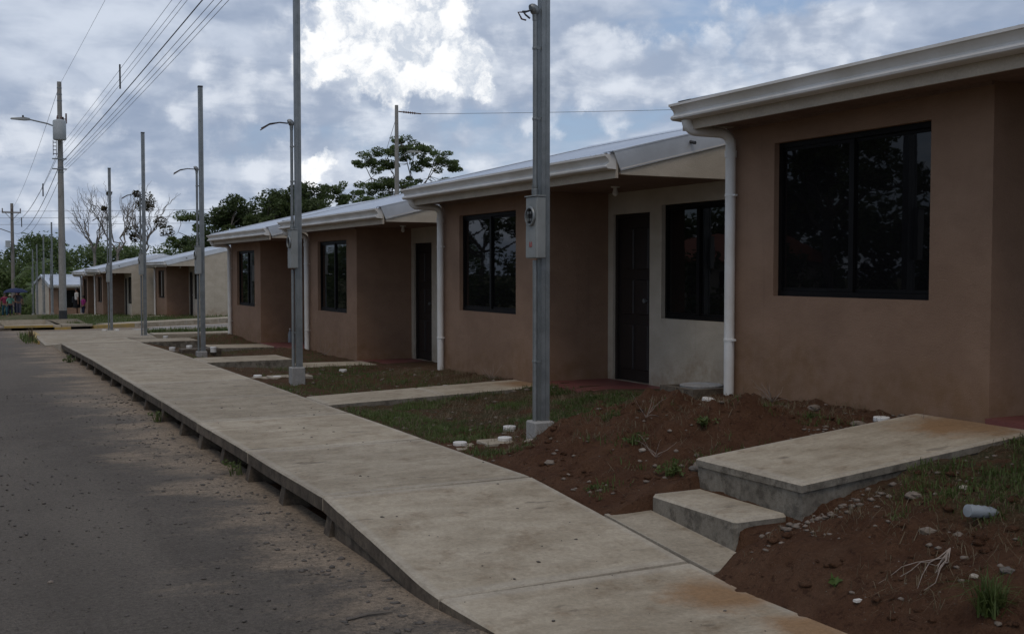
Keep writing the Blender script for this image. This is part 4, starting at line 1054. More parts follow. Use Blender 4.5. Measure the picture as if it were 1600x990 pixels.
# ------------------------------------------------------------------ foliage
def leaf_quads(C, RAD, per, size, flat=1.0, up=0.5, seed=1, hollow=0.35):
    """leaf-sized rhombi spread through clumps: C (n,3) centres, RAD (n,) radii"""
    g = np.random.default_rng(seed)
    C = np.asarray(C, float); RAD = np.asarray(RAD, float)
    n = len(C) * per
    idx = np.repeat(np.arange(len(C)), per)
    dirs = g.normal(size=(n, 3)); dirs /= np.linalg.norm(dirs, axis=1)[:, None]
    r = (hollow + (1 - hollow) * g.random(n)) ** 0.6
    P = C[idx] + dirs * (r * RAD[idx])[:, None] * np.array([1, 1, flat])
    nrm = g.normal(size=(n, 3)); nrm[:, 2] = np.abs(nrm[:, 2]) + up; nrm /= np.linalg.norm(nrm, axis=1)[:, None]
    t = np.cross(nrm, g.normal(size=(n, 3))); t /= np.linalg.norm(t, axis=1)[:, None] + 1e-9
    b = np.cross(nrm, t)
    s = size * (0.6 + 0.8 * g.random(n))[:, None]
    V = np.stack([P - t * s, P + b * s * 0.45 - nrm * s * 0.1, P + t * s, P - b * s * 0.45 - nrm * s * 0.1], 1).reshape(-1, 3)
    F = np.arange(n * 4).reshape(-1, 4)
    return V, F
def limb(m, a, b, r0, r1, wob, g, n=5):
    a, b = Vector(a), Vector(b); pts = []; L = (b - a).length
    for k in range(n + 1):
        t = k / n; p = a.lerp(b, t)
        if 0 < k < n: p += Vector(g.normal(size=3)) * wob * L * math.sin(math.pi * t)
        pts.append(p)
    m.tube(pts, [r0 + (r1 - r0) * k / n for k in range(n + 1)], 6)
    return pts
def tree(name, label, loc, trunk_h, crowns, leafm, leaf=0.16, per=60, clumps=40, crad=(0.3, 0.6), flat=0.6, trunk_r=0.16, bark='bark', seed=1, group='trees', limbs=6, shell=True, cat='tree'):
    """crowns: list of ellipsoids (dx, dy, z, rx, ry, rz) about the tree's foot"""
    g = np.random.default_rng(seed)
    root = empty(name, loc); tag(root, label, cat, group)
    C, RR = [], []
    vol = [c[3] * c[4] * c[5] for c in crowns]; tot = sum(vol)
    for c, v in zip(crowns, vol):
        k = max(3, int(round(clumps * v / tot)))
        for _ in range(k):
            dv = g.normal(size=3); dv /= np.linalg.norm(dv)
            if shell and dv[2] < -0.25: dv[2] *= -0.4
            rr = (0.55 + 0.45 * g.random()) if shell else g.random() ** 0.4
            C.append((c[0] + dv[0] * c[3] * rr, c[1] + dv[1] * c[4] * rr, c[2] + dv[2] * c[5] * rr)); RR.append(g.uniform(*crad))
    m = MB()
    top = Vector((g.normal() * 0.1, g.normal() * 0.1, trunk_h))
    limb(m, (0, 0, -0.4), top, trunk_r, trunk_r * 0.65, 0.02, g)
    ends = []
    for k in range(limbs):
        c = crowns[k % len(crowns)]; a = 2 * math.pi * (k / limbs + g.random() * 0.1)
        e = (c[0] + math.cos(a) * c[3] * 0.5, c[1] + math.sin(a) * c[4] * 0.5, c[2] + c[5] * g.uniform(-0.25, 0.35))
        pts = limb(m, top - Vector((0, 0, trunk_h * 0.25 * g.random())), e, trunk_r * 0.5, trunk_r * 0.2, 0.06, g)
        ends += pts[2:]
    for c in C:
        cv = Vector(c); e = min(ends, key=lambda p: (p - cv).length)
        limb(m, e, cv, trunk_r * 0.16, trunk_r * 0.05, 0.06, g, 3)
    m.build('trunk', bark, root, smooth=True)
    V, F = leaf_quads(C, RR, per, leaf, flat, seed=seed)
    cr = inst('crown', np_mesh('crown', V, F, leafm), root); cr['kind'] = 'stuff'
    return root

lz = lambda x, y: land(x, y)
# the trees that stand out against the sky
tree('flat_crowned_tree', 'wide flat-crowned tree with open layered foliage behind the middle house roof', (27.6, 70.1, -0.5), 5.5,
     [(-1.7, 0.8, 9.0, 1.7, 1.5, 1.6), (0.2, 0, 9.9, 1.9, 1.6, 1.5), (2.0, -0.9, 9.1, 1.8, 1.5, 1.8), (-0.6, 0.2, 7.6, 2.4, 1.7, 1.2), (-2.4, 1.0, 7.2, 1.6, 1.3, 1.0), (2.2, -1.0, 7.4, 1.8, 1.4, 1.4)], 'leaf_mid', 0.085, 140, 140, (0.28, 0.55), 0.5, 0.12, seed=3, limbs=12, group='trees behind the houses')
tree('slender_tree', 'small ragged tree left of the flat-crowned tree, thin upright branches', (22.1, 67.3, -0.5), 4.2,
     [(-0.3, 0.1, 6.9, 0.8, 0.8, 1.5), (0.5, -0.2, 6.2, 0.8, 0.8, 1.1), (1.9, -0.9, 6.3, 1.4, 1.0, 0.7), (-0.2, 0.1, 5.0, 1.2, 1.2, 0.9)], 'leaf_mid', 0.085, 100, 60, (0.22, 0.42), 0.75, 0.09, seed=5, limbs=7, group='trees behind the houses')
tree('mango_tree', 'dense dark round tree rising behind the third house roof', (17.0, 60.9, -0.4), 2.5,
     [(0.5, -0.2, 5.3, 2.0, 2.0, 1.75), (-0.3, 0.2, 4.5, 2.4, 2.2, 1.6), (1.6, -0.8, 4.5, 1.8, 1.8, 1.4)], 'leaf_dark', 0.10, 170, 130, (0.4, 0.7), 0.75, 0.25, seed=8, limbs=8, group='trees behind the houses')
tree('mango_tree', 'smaller dark round tree left of the dense dark one', (14.6, 63.0, -0.4), 2.2,
     [(0, 0, 4.7, 1.5, 1.5, 1.75), (-0.7, 0.4, 3.4, 1.5, 1.4, 1.4)], 'leaf_dark', 0.10, 160, 60, (0.38, 0.62), 0.75, 0.2, seed=9, limbs=6, group='trees behind the houses')
tree('umbrella_tree', 'small umbrella-shaped tree between the third and fourth meter poles', (17.1, 86.7, -1.4), 4.5,
     [(-0.4, 0.2, 6.9, 1.3, 1.2, 0.6), (1.1, -0.5, 6.2, 1.3, 1.1, 0.7), (-1.1, 0.5, 5.1, 1.1, 1.1, 0.8), (0.9, -0.4, 4.6, 1.6, 1.4, 0.9)], 'leaf_mid', 0.10, 110, 56, (0.32, 0.6), 0.5, 0.08, seed=12, limbs=8, group='trees behind the houses')
tree('distant_tree', 'small tree top peeping over the middle house roof beside the nearest pole', (38.0, 71.5, -0.5), 5.0,
     [(0, 0, 9.2, 1.1, 1.1, 0.8), (-2.0, 0.9, 8.6, 0.9, 0.9, 0.7)], 'leaf_mid', 0.13, 50, 24, (0.25, 0.45), 0.6, 0.12, seed=14, group='trees behind the houses')
# leafless trees
def bare_tree(label, loc, H, spread, seed, clumps=(), base_h=4.0):
    g = np.random.default_rng(seed); root = empty('bare_tree', loc); tag(root, label, 'tree', 'leafless trees in the distance')
    m = MB(); limb(m, (0, 0, -0.5), (0.1, 0, base_h), 0.16, 0.12, 0.02, g)
    def grow(p, d_, L, r, depth):
        e = p + d_ * L; pts = limb(m, p, e, r, r * 0.6, 0.09, g, 4)
        if depth == 0: return
        for k in range(3 if depth > 1 else 3):
            nd = (d_ + Vector((g.normal() * spread, g.normal() * spread, abs(g.normal()) * 0.35))).normalized()
            grow(pts[2 + k % 3], nd, L * g.uniform(0.55, 0.8), r * 0.55, depth - 1)
    k0 = 4
    for k in range(k0):
        a = 2 * math.pi * k / k0 + g.random()
        grow(Vector((0.1, 0, base_h - 0.2 * k)), Vector((math.cos(a) * 0.55, math.sin(a) * 0.5, 1)).normalized(), (H - base_h) * g.uniform(0.42, 0.62), 0.085, 3)
    m.build('trunk', 'dead_bark', root, smooth=True)
    if clumps:
        V, F = leaf_quads([c[:3] for c in clumps], [c[3] for c in clumps], 170, 0.13, 0.9, seed=seed)
        o = inst('crown', np_mesh('crown', V, F, 'leaf_brown'), root); o['kind'] = 'stuff'
    return root
bare_tree('leafless tree with many fine twigs, leftmost of the bare trees', (12.0, 106.0, -2.4), 10.4, 0.45, 21, base_h=6.0)
bare_tree('leafless tree with thick stubby upright limbs, middle of the bare trees', (13.9, 105.0, -2.4), 11.0, 0.35, 22, [(-0.6, 0, 10.9, 0.22), (1.6, -0.8, 10.9, 0.35), (-1.0, 0.4, 9.6, 0.25)], 6.0)
bare_tree('bare tree with three clumps of brownish leaves, rightmost of the bare trees', (16.0, 104.0, -2.4), 10.6, 0.4, 23, [(0.3, 0, 10.4, 0.8), (0.0, 0, 9.9, 0.7), (0.5, 0, 9.8, 0.6), (-0.9, 0.3, 7.6, 0.75), (-0.7, 0.3, 7.0, 0.5), (1.4, -0.6, 8.4, 0.65), (1.9, -0.9, 7.6, 0.7)], 6.2)
# distant wood as one mass
g = np.random.default_rng(31); C, RR = [], []
prof = [(-60, 6.0), (3, 2.2), (5.7, 2.8), (7.5, 4.0), (9.6, 5.6), (10.8, 3.9), (12.5, 3.7), (15, 3.9), (18, 4.0), (21, 4.2), (24, 4.6), (28, 4.8), (60, 5.0)]
x = -45.0
while x < 62:
    top_ = interp(x, prof); dep = 122 + g.uniform(-6, 10)
    w_ = g.uniform(1.6, 2.8); zc = top_ - 2.4
    for _ in range(40):
        dv = g.normal(size=3); dv /= np.linalg.norm(dv)
        C.append((x + dv[0] * w_ * 1.2, dep + dv[1] * 2.0, zc + dv[2] * (2.5 if dv[2] > 0 else 4.5))); RR.append(g.uniform(0.8, 1.5))
    x += w_ * 0.8
C = np.array(C)
V, F = leaf_quads(C, RR, 95, 0.17, 0.8, seed=33, hollow=0.0)
wd = inst('distant_wood', np_mesh('distant_wood', V, F, 'leaf_mid')); tag(wd, 'distant dark green wood closing the end of the street', 'wood', kind='stuff')
C2 = [(g.uniform(6, 30), g.uniform(100, 116), g.uniform(-2.5, 1.8)) for _ in range(330)]
V, F = leaf_quads(C2, [g.uniform(0.6, 1.1) for _ in C2], 60, 0.16, 0.8, seed=35, hollow=0.0)
wd = inst('undergrowth', np_mesh('undergrowth', V, F, 'leaf_bright')); tag(wd, 'green undergrowth in front of the distant wood', 'undergrowth', kind='stuff')
C2 = [(g.uniform(5.2, 13) , g.uniform(97, 104), 0) for _ in range(120)]
C2 = [(a, b, land(a, b) + g.uniform(0.0, 0.5)) for a, b, _ in C2]
V, F = leaf_quads(C2, [g.uniform(0.25, 0.5) for _ in C2], 40, 0.14, 0.7, seed=36)
wd = inst('roadside_weeds', np_mesh('roadside_weeds', V, F, 'grass_green')); tag(wd, 'low weeds on the bank beyond the last house', 'weeds', kind='stuff')
# palms by the far crossarm pole
def palm(label, loc, H, n, L, seed):
    g = np.random.default_rng(seed); root = empty('palm', loc); tag(root, label, 'palm', 'palms at the end of the street')
    m = MB(); limb(m, (0, 0, -0.5), (0.2, 0, H), 0.17, 0.11, 0.02, g); m.build('trunk', 'bark', root, smooth=True)
    for k in range(n):
        a = 2 * math.pi * k / n + g.random() * 0.4; el_ = g.uniform(0.15, 1.1)
        V, F = [], []; spine = []
        for i in range(11):
            t = i / 10; rr = L * t * math.cos(el_) ; zz = L * (math.sin(el_) * t - (0.55 + 0.35 * (1 - el_)) * t * t)
            spine.append(Vector((0.2 + math.cos(a) * rr, math.sin(a) * rr, H + zz)))
        sd_ = Vector((-math.sin(a), math.cos(a), 0))
        for i in range(1, 10):
            for s_ in (-1, 1):
                for q_ in (0, 0.5):
                    p = spine[i].lerp(spine[i + 1], q_); w_ = 0.55 * math.sin(math.pi * (i + q_) / 10.5) + 0.1
                    tdir = (spine[i + 1] - spine[i]).normalized()
                    e = p + sd_ * s_ * w_ + tdir * w_ * 0.5 - Vector((0, 0, w_ * 0.45)); b_ = len(V)
                    V += [p - tdir * 0.04, p + tdir * 0.05, e + tdir * 0.02, e - tdir * 0.02]; F.append((b_, b_ + 1, b_ + 2, b_ + 3))
        b_ = len(V)
        inst('frond', np_mesh('frond', np.array([tuple(v) for v in V]), np.array(F), 'leaf_mid'), root)
palm('palm with drooping fronds just right of the crossarm pole', (7.4, 108.0, -2.7), 4.4, 11, 2.6, 41)
palm('shorter palm close to the blue umbrella', (6.9, 100.0, -2.2), 2.2, 10, 2.2, 42)

# trees and a house across the road (seen in the window panes)
ACROSS = [(-10.5, 15.5, 9.5, 51, 'leaf_mid', 'tall leafy tree across the road, nearest one mirrored in the windows'), (-13.5, 21.0, 10.5, 52, 'leaf_dark', 'forked leafy tree across the road, second one mirrored in the windows'),
          (-11.0, 26.5, 9.0, 53, 'leaf_mid', 'spreading tree across the road, third one mirrored in the windows'), (-15.0, 33.5, 10.0, 54, 'leaf_dark', 'tall dark tree across the road, fourth one mirrored in the windows'),
          (-10.5, 50.5, 7.0, 55, 'leaf_mid', 'low tree across the road mirrored in the far windows'), (-12.5, 9.5, 9.0, 56, 'leaf_mid', 'tree across the road beside the camera')]
for x, y, H, sd_, lm, lab in ACROSS:
    gg = np.random.default_rng(sd_)
    cr = [(gg.uniform(-2.2, 2.2), gg.uniform(-2.2, 2.2), H * gg.uniform(0.42, 0.92), gg.uniform(1.2, 2.0), gg.uniform(1.2, 2.0), gg.uniform(0.9, 1.5)) for _ in range(8)]
    tree('roadside_tree', lab, (x, y, -0.02), H * 0.4, cr, lm, 0.12, 85, 95, (0.32, 0.6), 0.7, 0.15, seed=sd_, limbs=9, group='trees across the road')
C2 = []
for _ in range(700):
    yy = g.uniform(4, 60); C2.append((-9.5 - g.uniform(0, 3.0), yy, g.uniform(0.1, 2.7) * (0.6 + 0.4 * math.sin(yy * 0.7))))
V, F = leaf_quads(C2, [g.uniform(0.35, 0.6) for _ in C2], 44, 0.13, 0.8, seed=61)
wd = inst('hedge', np_mesh('hedge', V, F, 'leaf_dark')); tag(wd, 'rough hedge across the road mirrored low in the windows', 'hedge', kind='stuff')
C2 = [(-24 - g.uniform(0, 5), g.uniform(2, 62), g.uniform(0.3, 5.0)) for _ in range(600)]
V, F = leaf_quads(C2, [g.uniform(0.8, 1.5) for _ in C2], 50, 0.26, 0.85, seed=62, hollow=0.0)
wd = inst('wood', np_mesh('wood', V, F, 'leaf_dark')); tag(wd, 'wood behind the trees across the road, mirrored dark in the windows', 'wood', kind='stuff')
nh = empty('neighbour_house', (-21, 45, -0.3)); tag(nh, 'low house with a red tiled roof across the road, mirrored in the windows', 'house')
m = MB(); m.box(-3, 3, -4, 4, -0.3, 2.5); m.build('wall', 'wall_cream', nh)
m = MB(); m.extrude_y([(-3.6, 2.4), (3.6, 2.4), (3.6, 2.5), (0, 3.9), (-3.6, 2.5)], -4.4, 4.4); m.build('roof', 'roof_tile', nh)
m = MB(); m.box(3.001, 3.04, -2.5, -1.2, 0.9, 2.0); m.build('window', 'dark_glass', nh)
m = MB(); m.box(3.001, 3.04, 0.5, 1.4, -0.02, 2.05); m.build('door', 'door_wood', nh)

# ------------------------------------------------------------------ grass
def blades(P, L, Wd, lean, seed):
    g = np.random.default_rng(seed); n = len(P); P = np.asarray(P, float)
    a = g.random(n) * 2 * math.pi; d_ = np.stack([np.cos(a), np.sin(a), np.zeros(n)], 1); s_ = np.stack([-np.sin(a), np.cos(a), np.zeros(n)], 1)
    L = (L * (0.5 + g.random(n)))[:, None]; ln = (lean * g.random(n))[:, None]; Wd = (Wd * (0.7 + 0.6 * g.random(n)))[:, None]
    z = np.array([0, 0, 1.0])
    m1 = P + d_ * L * ln * 0.35 + z * L * 0.6; tp = P + d_ * L * ln + z * L * (1 - 0.45 * ln)
    V = np.stack([P - s_ * Wd, P + s_ * Wd, m1 - s_ * Wd * 0.7, m1 + s_ * Wd * 0.7, tp], 1).reshape(-1, 3)
    b = np.arange(n)[:, None] * 5
    F = np.concatenate([b + np.array([0, 1, 3]), b + np.array([0, 3, 2]), b + np.array([2, 3, 4])], 0)
    return V, F
def scatter(n, x0, x1, y0, y1, thr, s, seed, tuft=1, rad=0.03, ok=lambda x, y: True):
    g = np.random.default_rng(seed); out = []; tries = 0
    while len(out) < n and tries < n * 14:
        tries += 1
        x, y = g.uniform(x0, x1), g.uniform(y0, y1)
        if fbm(x + seed, y, s, 3) < thr or not ok(x, y): continue
        for _ in range(tuft):
            xx, yy = x + g.normal() * rad, y + g.normal() * rad
            if ok(xx, yy) and x0 - 0.1 < xx < x1 + 0.1: out.append((xx, yy, yard_full(xx, yy) - 0.008))
    return out
def okpath(x, y):
    if 4.98 < y < 6.22 and x < 6.6: return False
    if 12.0 < y < 12.94: return False
    if 18.0 < y < 19.6: return False
    if 26.1 < y < 27.3 and x < 5.3: return False
    if 24.55 < y < 25.7 and x > 5.15: return False
    return x > 3.83 and math.hypot(x - 4.52, y - 8.4) > 0.16 and math.hypot(x - 4.28, y - 14.95) > 0.16
Pg = scatter(11000, 3.9, 6.6, 8.95, 12.02, -0.02, 1.1, 71, 7, 0.04, okpath)
Pg += scatter(9500, 4.7, 6.6, 1.8, 5.05, -0.10, 1.0, 72, 7, 0.035, okpath)
Pg += scatter(5000, 3.85, 6.5, 12.95, 18.0, 0.0, 1.0, 73, 6, 0.04, okpath)
Pg += scatter(3200, 3.85, 6.5, 19.6, 30.5, 0.0, 0.8, 74, 6, 0.05, okpath)
Pg += scatter(900, 4.3, 6.4, 6.3, 8.9, 0.18, 1.4, 75, 6, 0.03, okpath)
Pg += scatter(420, 3.86, 4.15, 6.4, 8.9, 0.1, 1.4, 76, 6, 0.03, okpath)
V, F = blades(Pg, 0.055, 0.0032, 1.3, 77)
gr = inst('grass', np_mesh('grass', V, F, 'grass_green')); tag(gr, 'short patchy green grass in the front yards', 'grass', kind='stuff')
Pd = scatter(2600, 3.9, 6.58, 9.0, 12.0, -0.2, 1.3, 81, 4, 0.03, okpath) + scatter(900, 5.9, 6.57, 12.95, 15.4, -0.5, 1.0, 82, 5, 0.03, okpath) + scatter(3800, 3.95, 6.55, 1.8, 9.0, -0.12, 1.2, 83, 4, 0.035, okpath) + scatter(2400, 3.9, 6.5, 13, 30, -0.1, 1.0, 84, 5, 0.04, okpath)
V, F = blades(Pd, 0.07, 0.0021, 2.6, 85)
gr = inst('dry_grass', np_mesh('dry_grass', V, F, 'grass_dry')); tag(gr, 'dry straw-coloured grass and litter on the soil', 'dry grass', kind='stuff')
g = np.random.default_rng(91); Pv = []
for _ in range(5200):
    x = g.uniform(4.9, 14); y = g.uniform(31.4, 32.1) + max(0, x - 9) * 0.42; Pv.append((x, y, -0.03))
for _ in range(9000):
    x = g.uniform(4.2, 14); y = g.uniform(41.5, 62)
    if y < side_far(x) + 1.3: continue
    Pv.append((x, y, land(x, y) - 0.02))
for _ in range(170):
    x = g.uniform(1.7, 2.0); y = g.uniform(28.4, 31.5); Pv.append((x, y, 0.0))
V, F = blades(Pv, 0.16, 0.009, 1.0, 92)
gr = inst('verge_grass', np_mesh('verge_grass', V, F, 'grass_green')); tag(gr, 'grass on the verges by the side street', 'grass', kind='stuff')
# single plants one can pick out
def weed(label, x, y, n, L, wd_, lean, seed, mat='grass_green', z=None, leafy=0, cat='weed'):
    g = np.random.default_rng(seed); zz = (yard_full(x, y) if z is None else z) - 0.01
    P = np.stack([g.normal(size=n) * 0.025, g.normal(size=n) * 0.025, np.zeros(n)], 1)
    V, F = blades(P, L, wd_, lean, seed)
    root = empty('weed', (x, y, zz)); tag(root, label, cat, 'weeds growing out of the soil')
    inst('blades', np_mesh('blades', V, F, mat), root)
    if leafy:
        C_ = [(g.normal() * L * 0.5, g.normal() * L * 0.5, g.uniform(0.3, 0.9) * L) for _ in range(leafy)]
        V, F = leaf_quads(C_, [L * 0.35] * leafy, 14, L * 0.17, 0.7, seed=seed); inst('leaves', np_mesh('leaves', V, F, mat), root)
weed('large spiky grass tuft in the lower right corner on dark soil', 4.10, 3.40, 170, 0.17, 0.004, 1.3, 101, cat='grass tuft')
weed('leafy green weed beside the far corner of the upper step slab', 5.10, 6.85, 22, 0.10, 0.004, 1.2, 102, leafy=9)
weed('small weed on the soil below the nearest house window', 6.05, 6.72, 26, 0.08, 0.004, 1.2, 103, leafy=4)
weed('weed clump at the edge of the lower step, against the soil bank', 4.47, 6.36, 40, 0.10, 0.004, 1.2, 104, leafy=7)
weed('weed on the soil slope between the nearest pole and the steps', 4.80, 7.72, 34, 0.11, 0.0035, 1.3, 105, leafy=4)
weed('low weed halfway down the soil slope above the pavement edge', 4.60, 7.05, 30, 0.09, 0.004, 1.3, 106, leafy=5)
weed('little weed where the soil slope meets the pavement', 4.02, 6.62, 26, 0.07, 0.004, 1.2, 107, leafy=4)
weed('grass tuft poking out under the pavement edge, nearest one', 2.17, 9.45, 22, 0.11, 0.004, 0.9, 108, z=0.0, leafy=3, cat='grass tuft')
weed('grass tuft under the pavement edge, in the middle of its length', 2.16, 13.2, 24, 0.12, 0.005, 1.0, 109, z=0.0, leafy=4, cat='grass tuft')
weed('yellowish grass tuft by the yellow painted kerb', 1.9, 29.6, 60, 0.32, 0.008, 0.9, 110, 'grass_dry', 0.0, cat='grass tuft')
weed('grass tuft under the far end of the pavement edge', 2.1, 22.5, 26, 0.16, 0.006, 1.0, 111, z=0.0, leafy=4, cat='grass tuft')
weed('small grass tuft right of the bottle at the edge of the picture', 4.55, 3.42, 50, 0.12, 0.004, 1.2, 112, cat='grass tuft')
# dry stalks and roots
def twigs(name, label, x, y, L, n, seed, down=False, cat='twigs'):
    g = np.random.default_rng(seed); z = yard_full(x, y); m = MB()
    for k in range(n):
        a = g.uniform(0, 2 * math.pi); pts = [Vector((0, 0, 0.02))]
        if down: d_ = Vector((-0.75 + g.normal() * 0.25, -0.35 + g.normal() * 0.3, 0.10))
        else: d_ = Vector((math.cos(a) * 0.7, math.sin(a) * 0.7, g.uniform(0.3, 1.0)))
        d_.normalize(); S_ = L * g.uniform(0.5, 1.0) / 6
        for i in range(6):
            d_ = (d_ + Vector(g.normal(size=3)) * 0.18).normalized(); q_ = pts[-1] + d_ * S_
            if down:
                q_.z = yard_full(x + q_.x, y + q_.y) - z + 0.012 + 0.02 * math.sin(i)
            pts.append(q_)
        m.tube(pts, [(0.0036 if down else 0.0026) * (1 - 0.11 * i) for i in range(7)], 5)
    o = m.build(name, 'twig', None, loc=(x, y, z)); tag(o, label, cat); return o
twigs('dry_roots', 'pale dry roots hanging down the soil bank in the lower right', 4.52, 4.00, 0.58, 7, 121, True, 'roots')
twigs('dry_stalks', 'bundle of dry stalks against the nearest house wall', 6.35, 7.55, 0.28, 14, 122, cat='stalks')
twigs('dry_stalks', 'dry weeds standing against the middle house wall', 6.4, 13.2, 0.30, 16, 123, cat='stalks')
twigs('dry_stalks', 'thin dry stalk beside the white cap near the house corner', 6.45, 6.0, 0.2, 3, 124, cat='stalks')
twigs('dry_stalks', 'dry stalks scattered on the slope beside the nearest pole', 4.95, 7.4, 0.26, 8, 125, cat='stalks')
twigs('dry_stalks', 'dry twigs on the soil above the steps', 4.6, 6.75, 0.22, 7, 126, cat='stalks')
twigs('dry_stalks', 'dry weeds at the foot of the third house wall', 6.4, 20.4, 0.35, 16, 127, cat='stalks')

# ------------------------------------------------------------------ stones and gravel
OCT_V = np.array([(1, 0, 0), (-1, 0, 0), (0, 1, 0), (0, -1, 0), (0, 0, 1), (0, 0, -1), (.62, .62, .5), (-.62, .62, .5), (-.62, -.62, .5), (.62, -.62, .5)], float)
OCT_F = np.array([(4, 6, 7), (4, 7, 8), (4, 8, 9), (4, 9, 6), (6, 2, 7), (7, 1, 8), (8, 3, 9), (9, 0, 6), (6, 0, 2), (7, 2, 1), (8, 1, 3), (9, 3, 0), (5, 2, 0), (5, 1, 2), (5, 3, 1), (5, 0, 3)])
def gravel(name, label, pts, smin, smax, mat, seed, pw=3.0):
    g = np.random.default_rng(seed); n = len(pts); P = np.asarray(pts, float)
    s = smin + (smax - smin) * g.random(n) ** pw
    a = g.random(n) * 6.28; c, s2 = np.cos(a), np.sin(a)
    J = OCT_V[None] * (0.75 + 0.5 * g.random((n, len(OCT_V), 1)))
    J = J * np.stack([s * g.uniform(0.8, 1.5, n), s, s * g.uniform(0.45, 0.8, n)], 1)[:, None, :]
    X = J[..., 0] * c[:, None] - J[..., 1] * s2[:, None]; Y = J[..., 0] * s2[:, None] + J[..., 1] * c[:, None]
    V = np.stack([X, Y, J[..., 2]], -1) + P[:, None, :]
    F = OCT_F[None] + (np.arange(n) * len(OCT_V))[:, None, None]
    o = inst(name, np_mesh(name, V.reshape(-1, 3), F.reshape(-1, 3), mat)); tag(o, label, 'gravel', kind='stuff'); return o
g = np.random.default_rng(131)
pts = []
for _ in range(6500):
    y = 3.0 + 14 * g.random() ** 1.5; x = g.uniform(-1.2, 2.15)
    pts.append((x, y, rz(x, y) + 0.001))
gravel('road_gravel', 'loose dark gravel scattered over the road', pts, 0.002, 0.013, 'stone_dark', 132, 5)
pts = [(x, y, rz(x, y) + 0.001) for x, y in [(2.2 - abs(g.normal()) * 0.28, 4.5 + 12 * g.random() ** 1.3) for _ in range(900)]]
gravel('edge_gravel', 'small stones along the foot of the pavement', pts, 0.003, 0.022, 'stone_dark', 133, 4)
pts = []
for _ in range(1900):
    y = g.uniform(2.2, 9.0); x = g.uniform(3.85, 6.55)
    if okpath(x, y): pts.append((x, y, yard_full(x, y)))
gravel('soil_stones', 'small pale stones strewn over the reddish soil', pts, 0.003, 0.024, 'stone', 134, 7)
pts = []
for _ in range(240):
    t = g.random(); x = 4.15 + 0.8 * t + g.normal() * 0.08; y = 5.06 - abs(g.normal()) * 0.14
    pts.append((x, y, yard_full(x, y) - 0.004 + 0.008 * g.random()))
gravel('step_rubble', 'rubble of broken stones packed along the side of the steps', pts, 0.004, 0.026, 'stone', 135, 3.5)
pts = [(x, y, yard_full(x, y)) for x, y in [(g.uniform(4.7, 6.5), 6.2 + abs(g.normal()) * 0.05) for _ in range(160)]]
gravel('path_gravel', 'gravel along the far edge of the raised path', pts, 0.006, 0.026, 'stone', 136, 2)
pts = []
for _ in range(500):
    y = g.uniform(9, 18); x = g.uniform(3.9, 6.5)
    if okpath(x, y): pts.append((x, y, yard_full(x, y)))
gravel('yard_pebbles', 'pebbles in the grass of the farther yards', pts, 0.006, 0.035, 'stone', 137, 3)
pts = []
for _ in range(2600):
    y = g.uniform(2.2, 9.2); x = g.uniform(3.9, 6.5)
    if okpath(x, y) and fbm(x, y, 1.3, 3) > -0.15: pts.append((x, y, yard_full(x, y)))
gravel('soil_clods', 'crumbled clods of reddish earth on the dug soil', pts, 0.006, 0.040, 'soil', 138, 4)
def rock(label, x, y, s, mat, seed, z=None, sq=0.6):
    g = np.random.default_rng(seed); m = MB(); n = 10; rows = 6; prof = []
    V = []
    for i in range(rows + 1):
        ph = math.pi * i / rows
        for k in range(n):
            a = 2 * math.pi * k / n
            p = Vector((math.sin(ph) * math.cos(a), math.sin(ph) * math.sin(a), math.cos(ph)))
            r_ = s * (1 + 0.35 * mnoise.noise(p * 1.7 + Vector((seed, 0, 0))))
            V.append((p.x * r_ * 1.25, p.y * r_, p.z * r_ * sq))
    F = [(i * n + k, (i + 1) * n + k, (i + 1) * n + (k + 1) % n, i * n + (k + 1) % n) for i in range(rows) for k in range(n)]
    m.add(V, F); o = m.build('stone', mat, None, loc=(x, y, (yard_full(x, y) if z is None else z) + s * 0.2)); o.rotation_euler = (0, 0, seed); tag(o, label, 'stone', 'larger stones'); return o
rock('rounded stone half buried in the soil left of the plastic bottle', 4.72, 4.33, 0.040, 'stone', 141)
rock('small stone just right of the half-buried rounded one', 4.76, 4.16, 0.027, 'stone', 142)
rock('pale pointed stone above the big spiky grass tuft', 4.36, 3.71, 0.023, 'stone_pale', 143)
rock('grey stone right of the pale pointed one', 4.42, 3.58, 0.027, 'stone_dark', 144)
rock('brown stone by the far corner of the upper step', 4.72, 6.36, 0.051, 'stone', 145)
rock('grey stone wedged beside the upper riser', 4.60, 6.27, 0.039, 'stone_dark', 146)
rock('stone on the soil close to the raised path and the house', 6.15, 6.33, 0.047, 'stone', 147)
rock('flat stone on the soil under the nearest window', 6.28, 6.95, 0.047, 'stone', 148)
rock('white rubble lump at the foot of the nearest pole', 4.33, 8.18, 0.047, 'stone_pale', 149)
rock('pale stone in the soil by the pavement, left of the steps', 4.0, 7.25, 0.035, 'stone', 150)
rock('pale stone beside the weeds on the slope', 4.62, 6.95, 0.027, 'stone_pale', 151)
rock('stone lying in the grass behind the three white caps', 5.1, 9.9, 0.039, 'stone_pale', 152)
rock('dark stone on the road in the lower left, larger flat one', -0.12, 4.55, 0.027, 'stone_dark', 153, 0.0, 0.35)
rock('dark stone on the road, left of centre', 0.55, 5.6, 0.016, 'stone_dark', 154, 0.0)
rock('grey stone on the road near the lower left edge', 0.5, 6.6, 0.017, 'stone', 155, 0.0)
rock('pebble lying on the grass beside the raised path', 5.0, 4.7, 0.039, 'stone', 156)
rock('pinkish shard on the grass near the raised path', 5.25, 4.55, 0.027, 'stone_pale', 157)
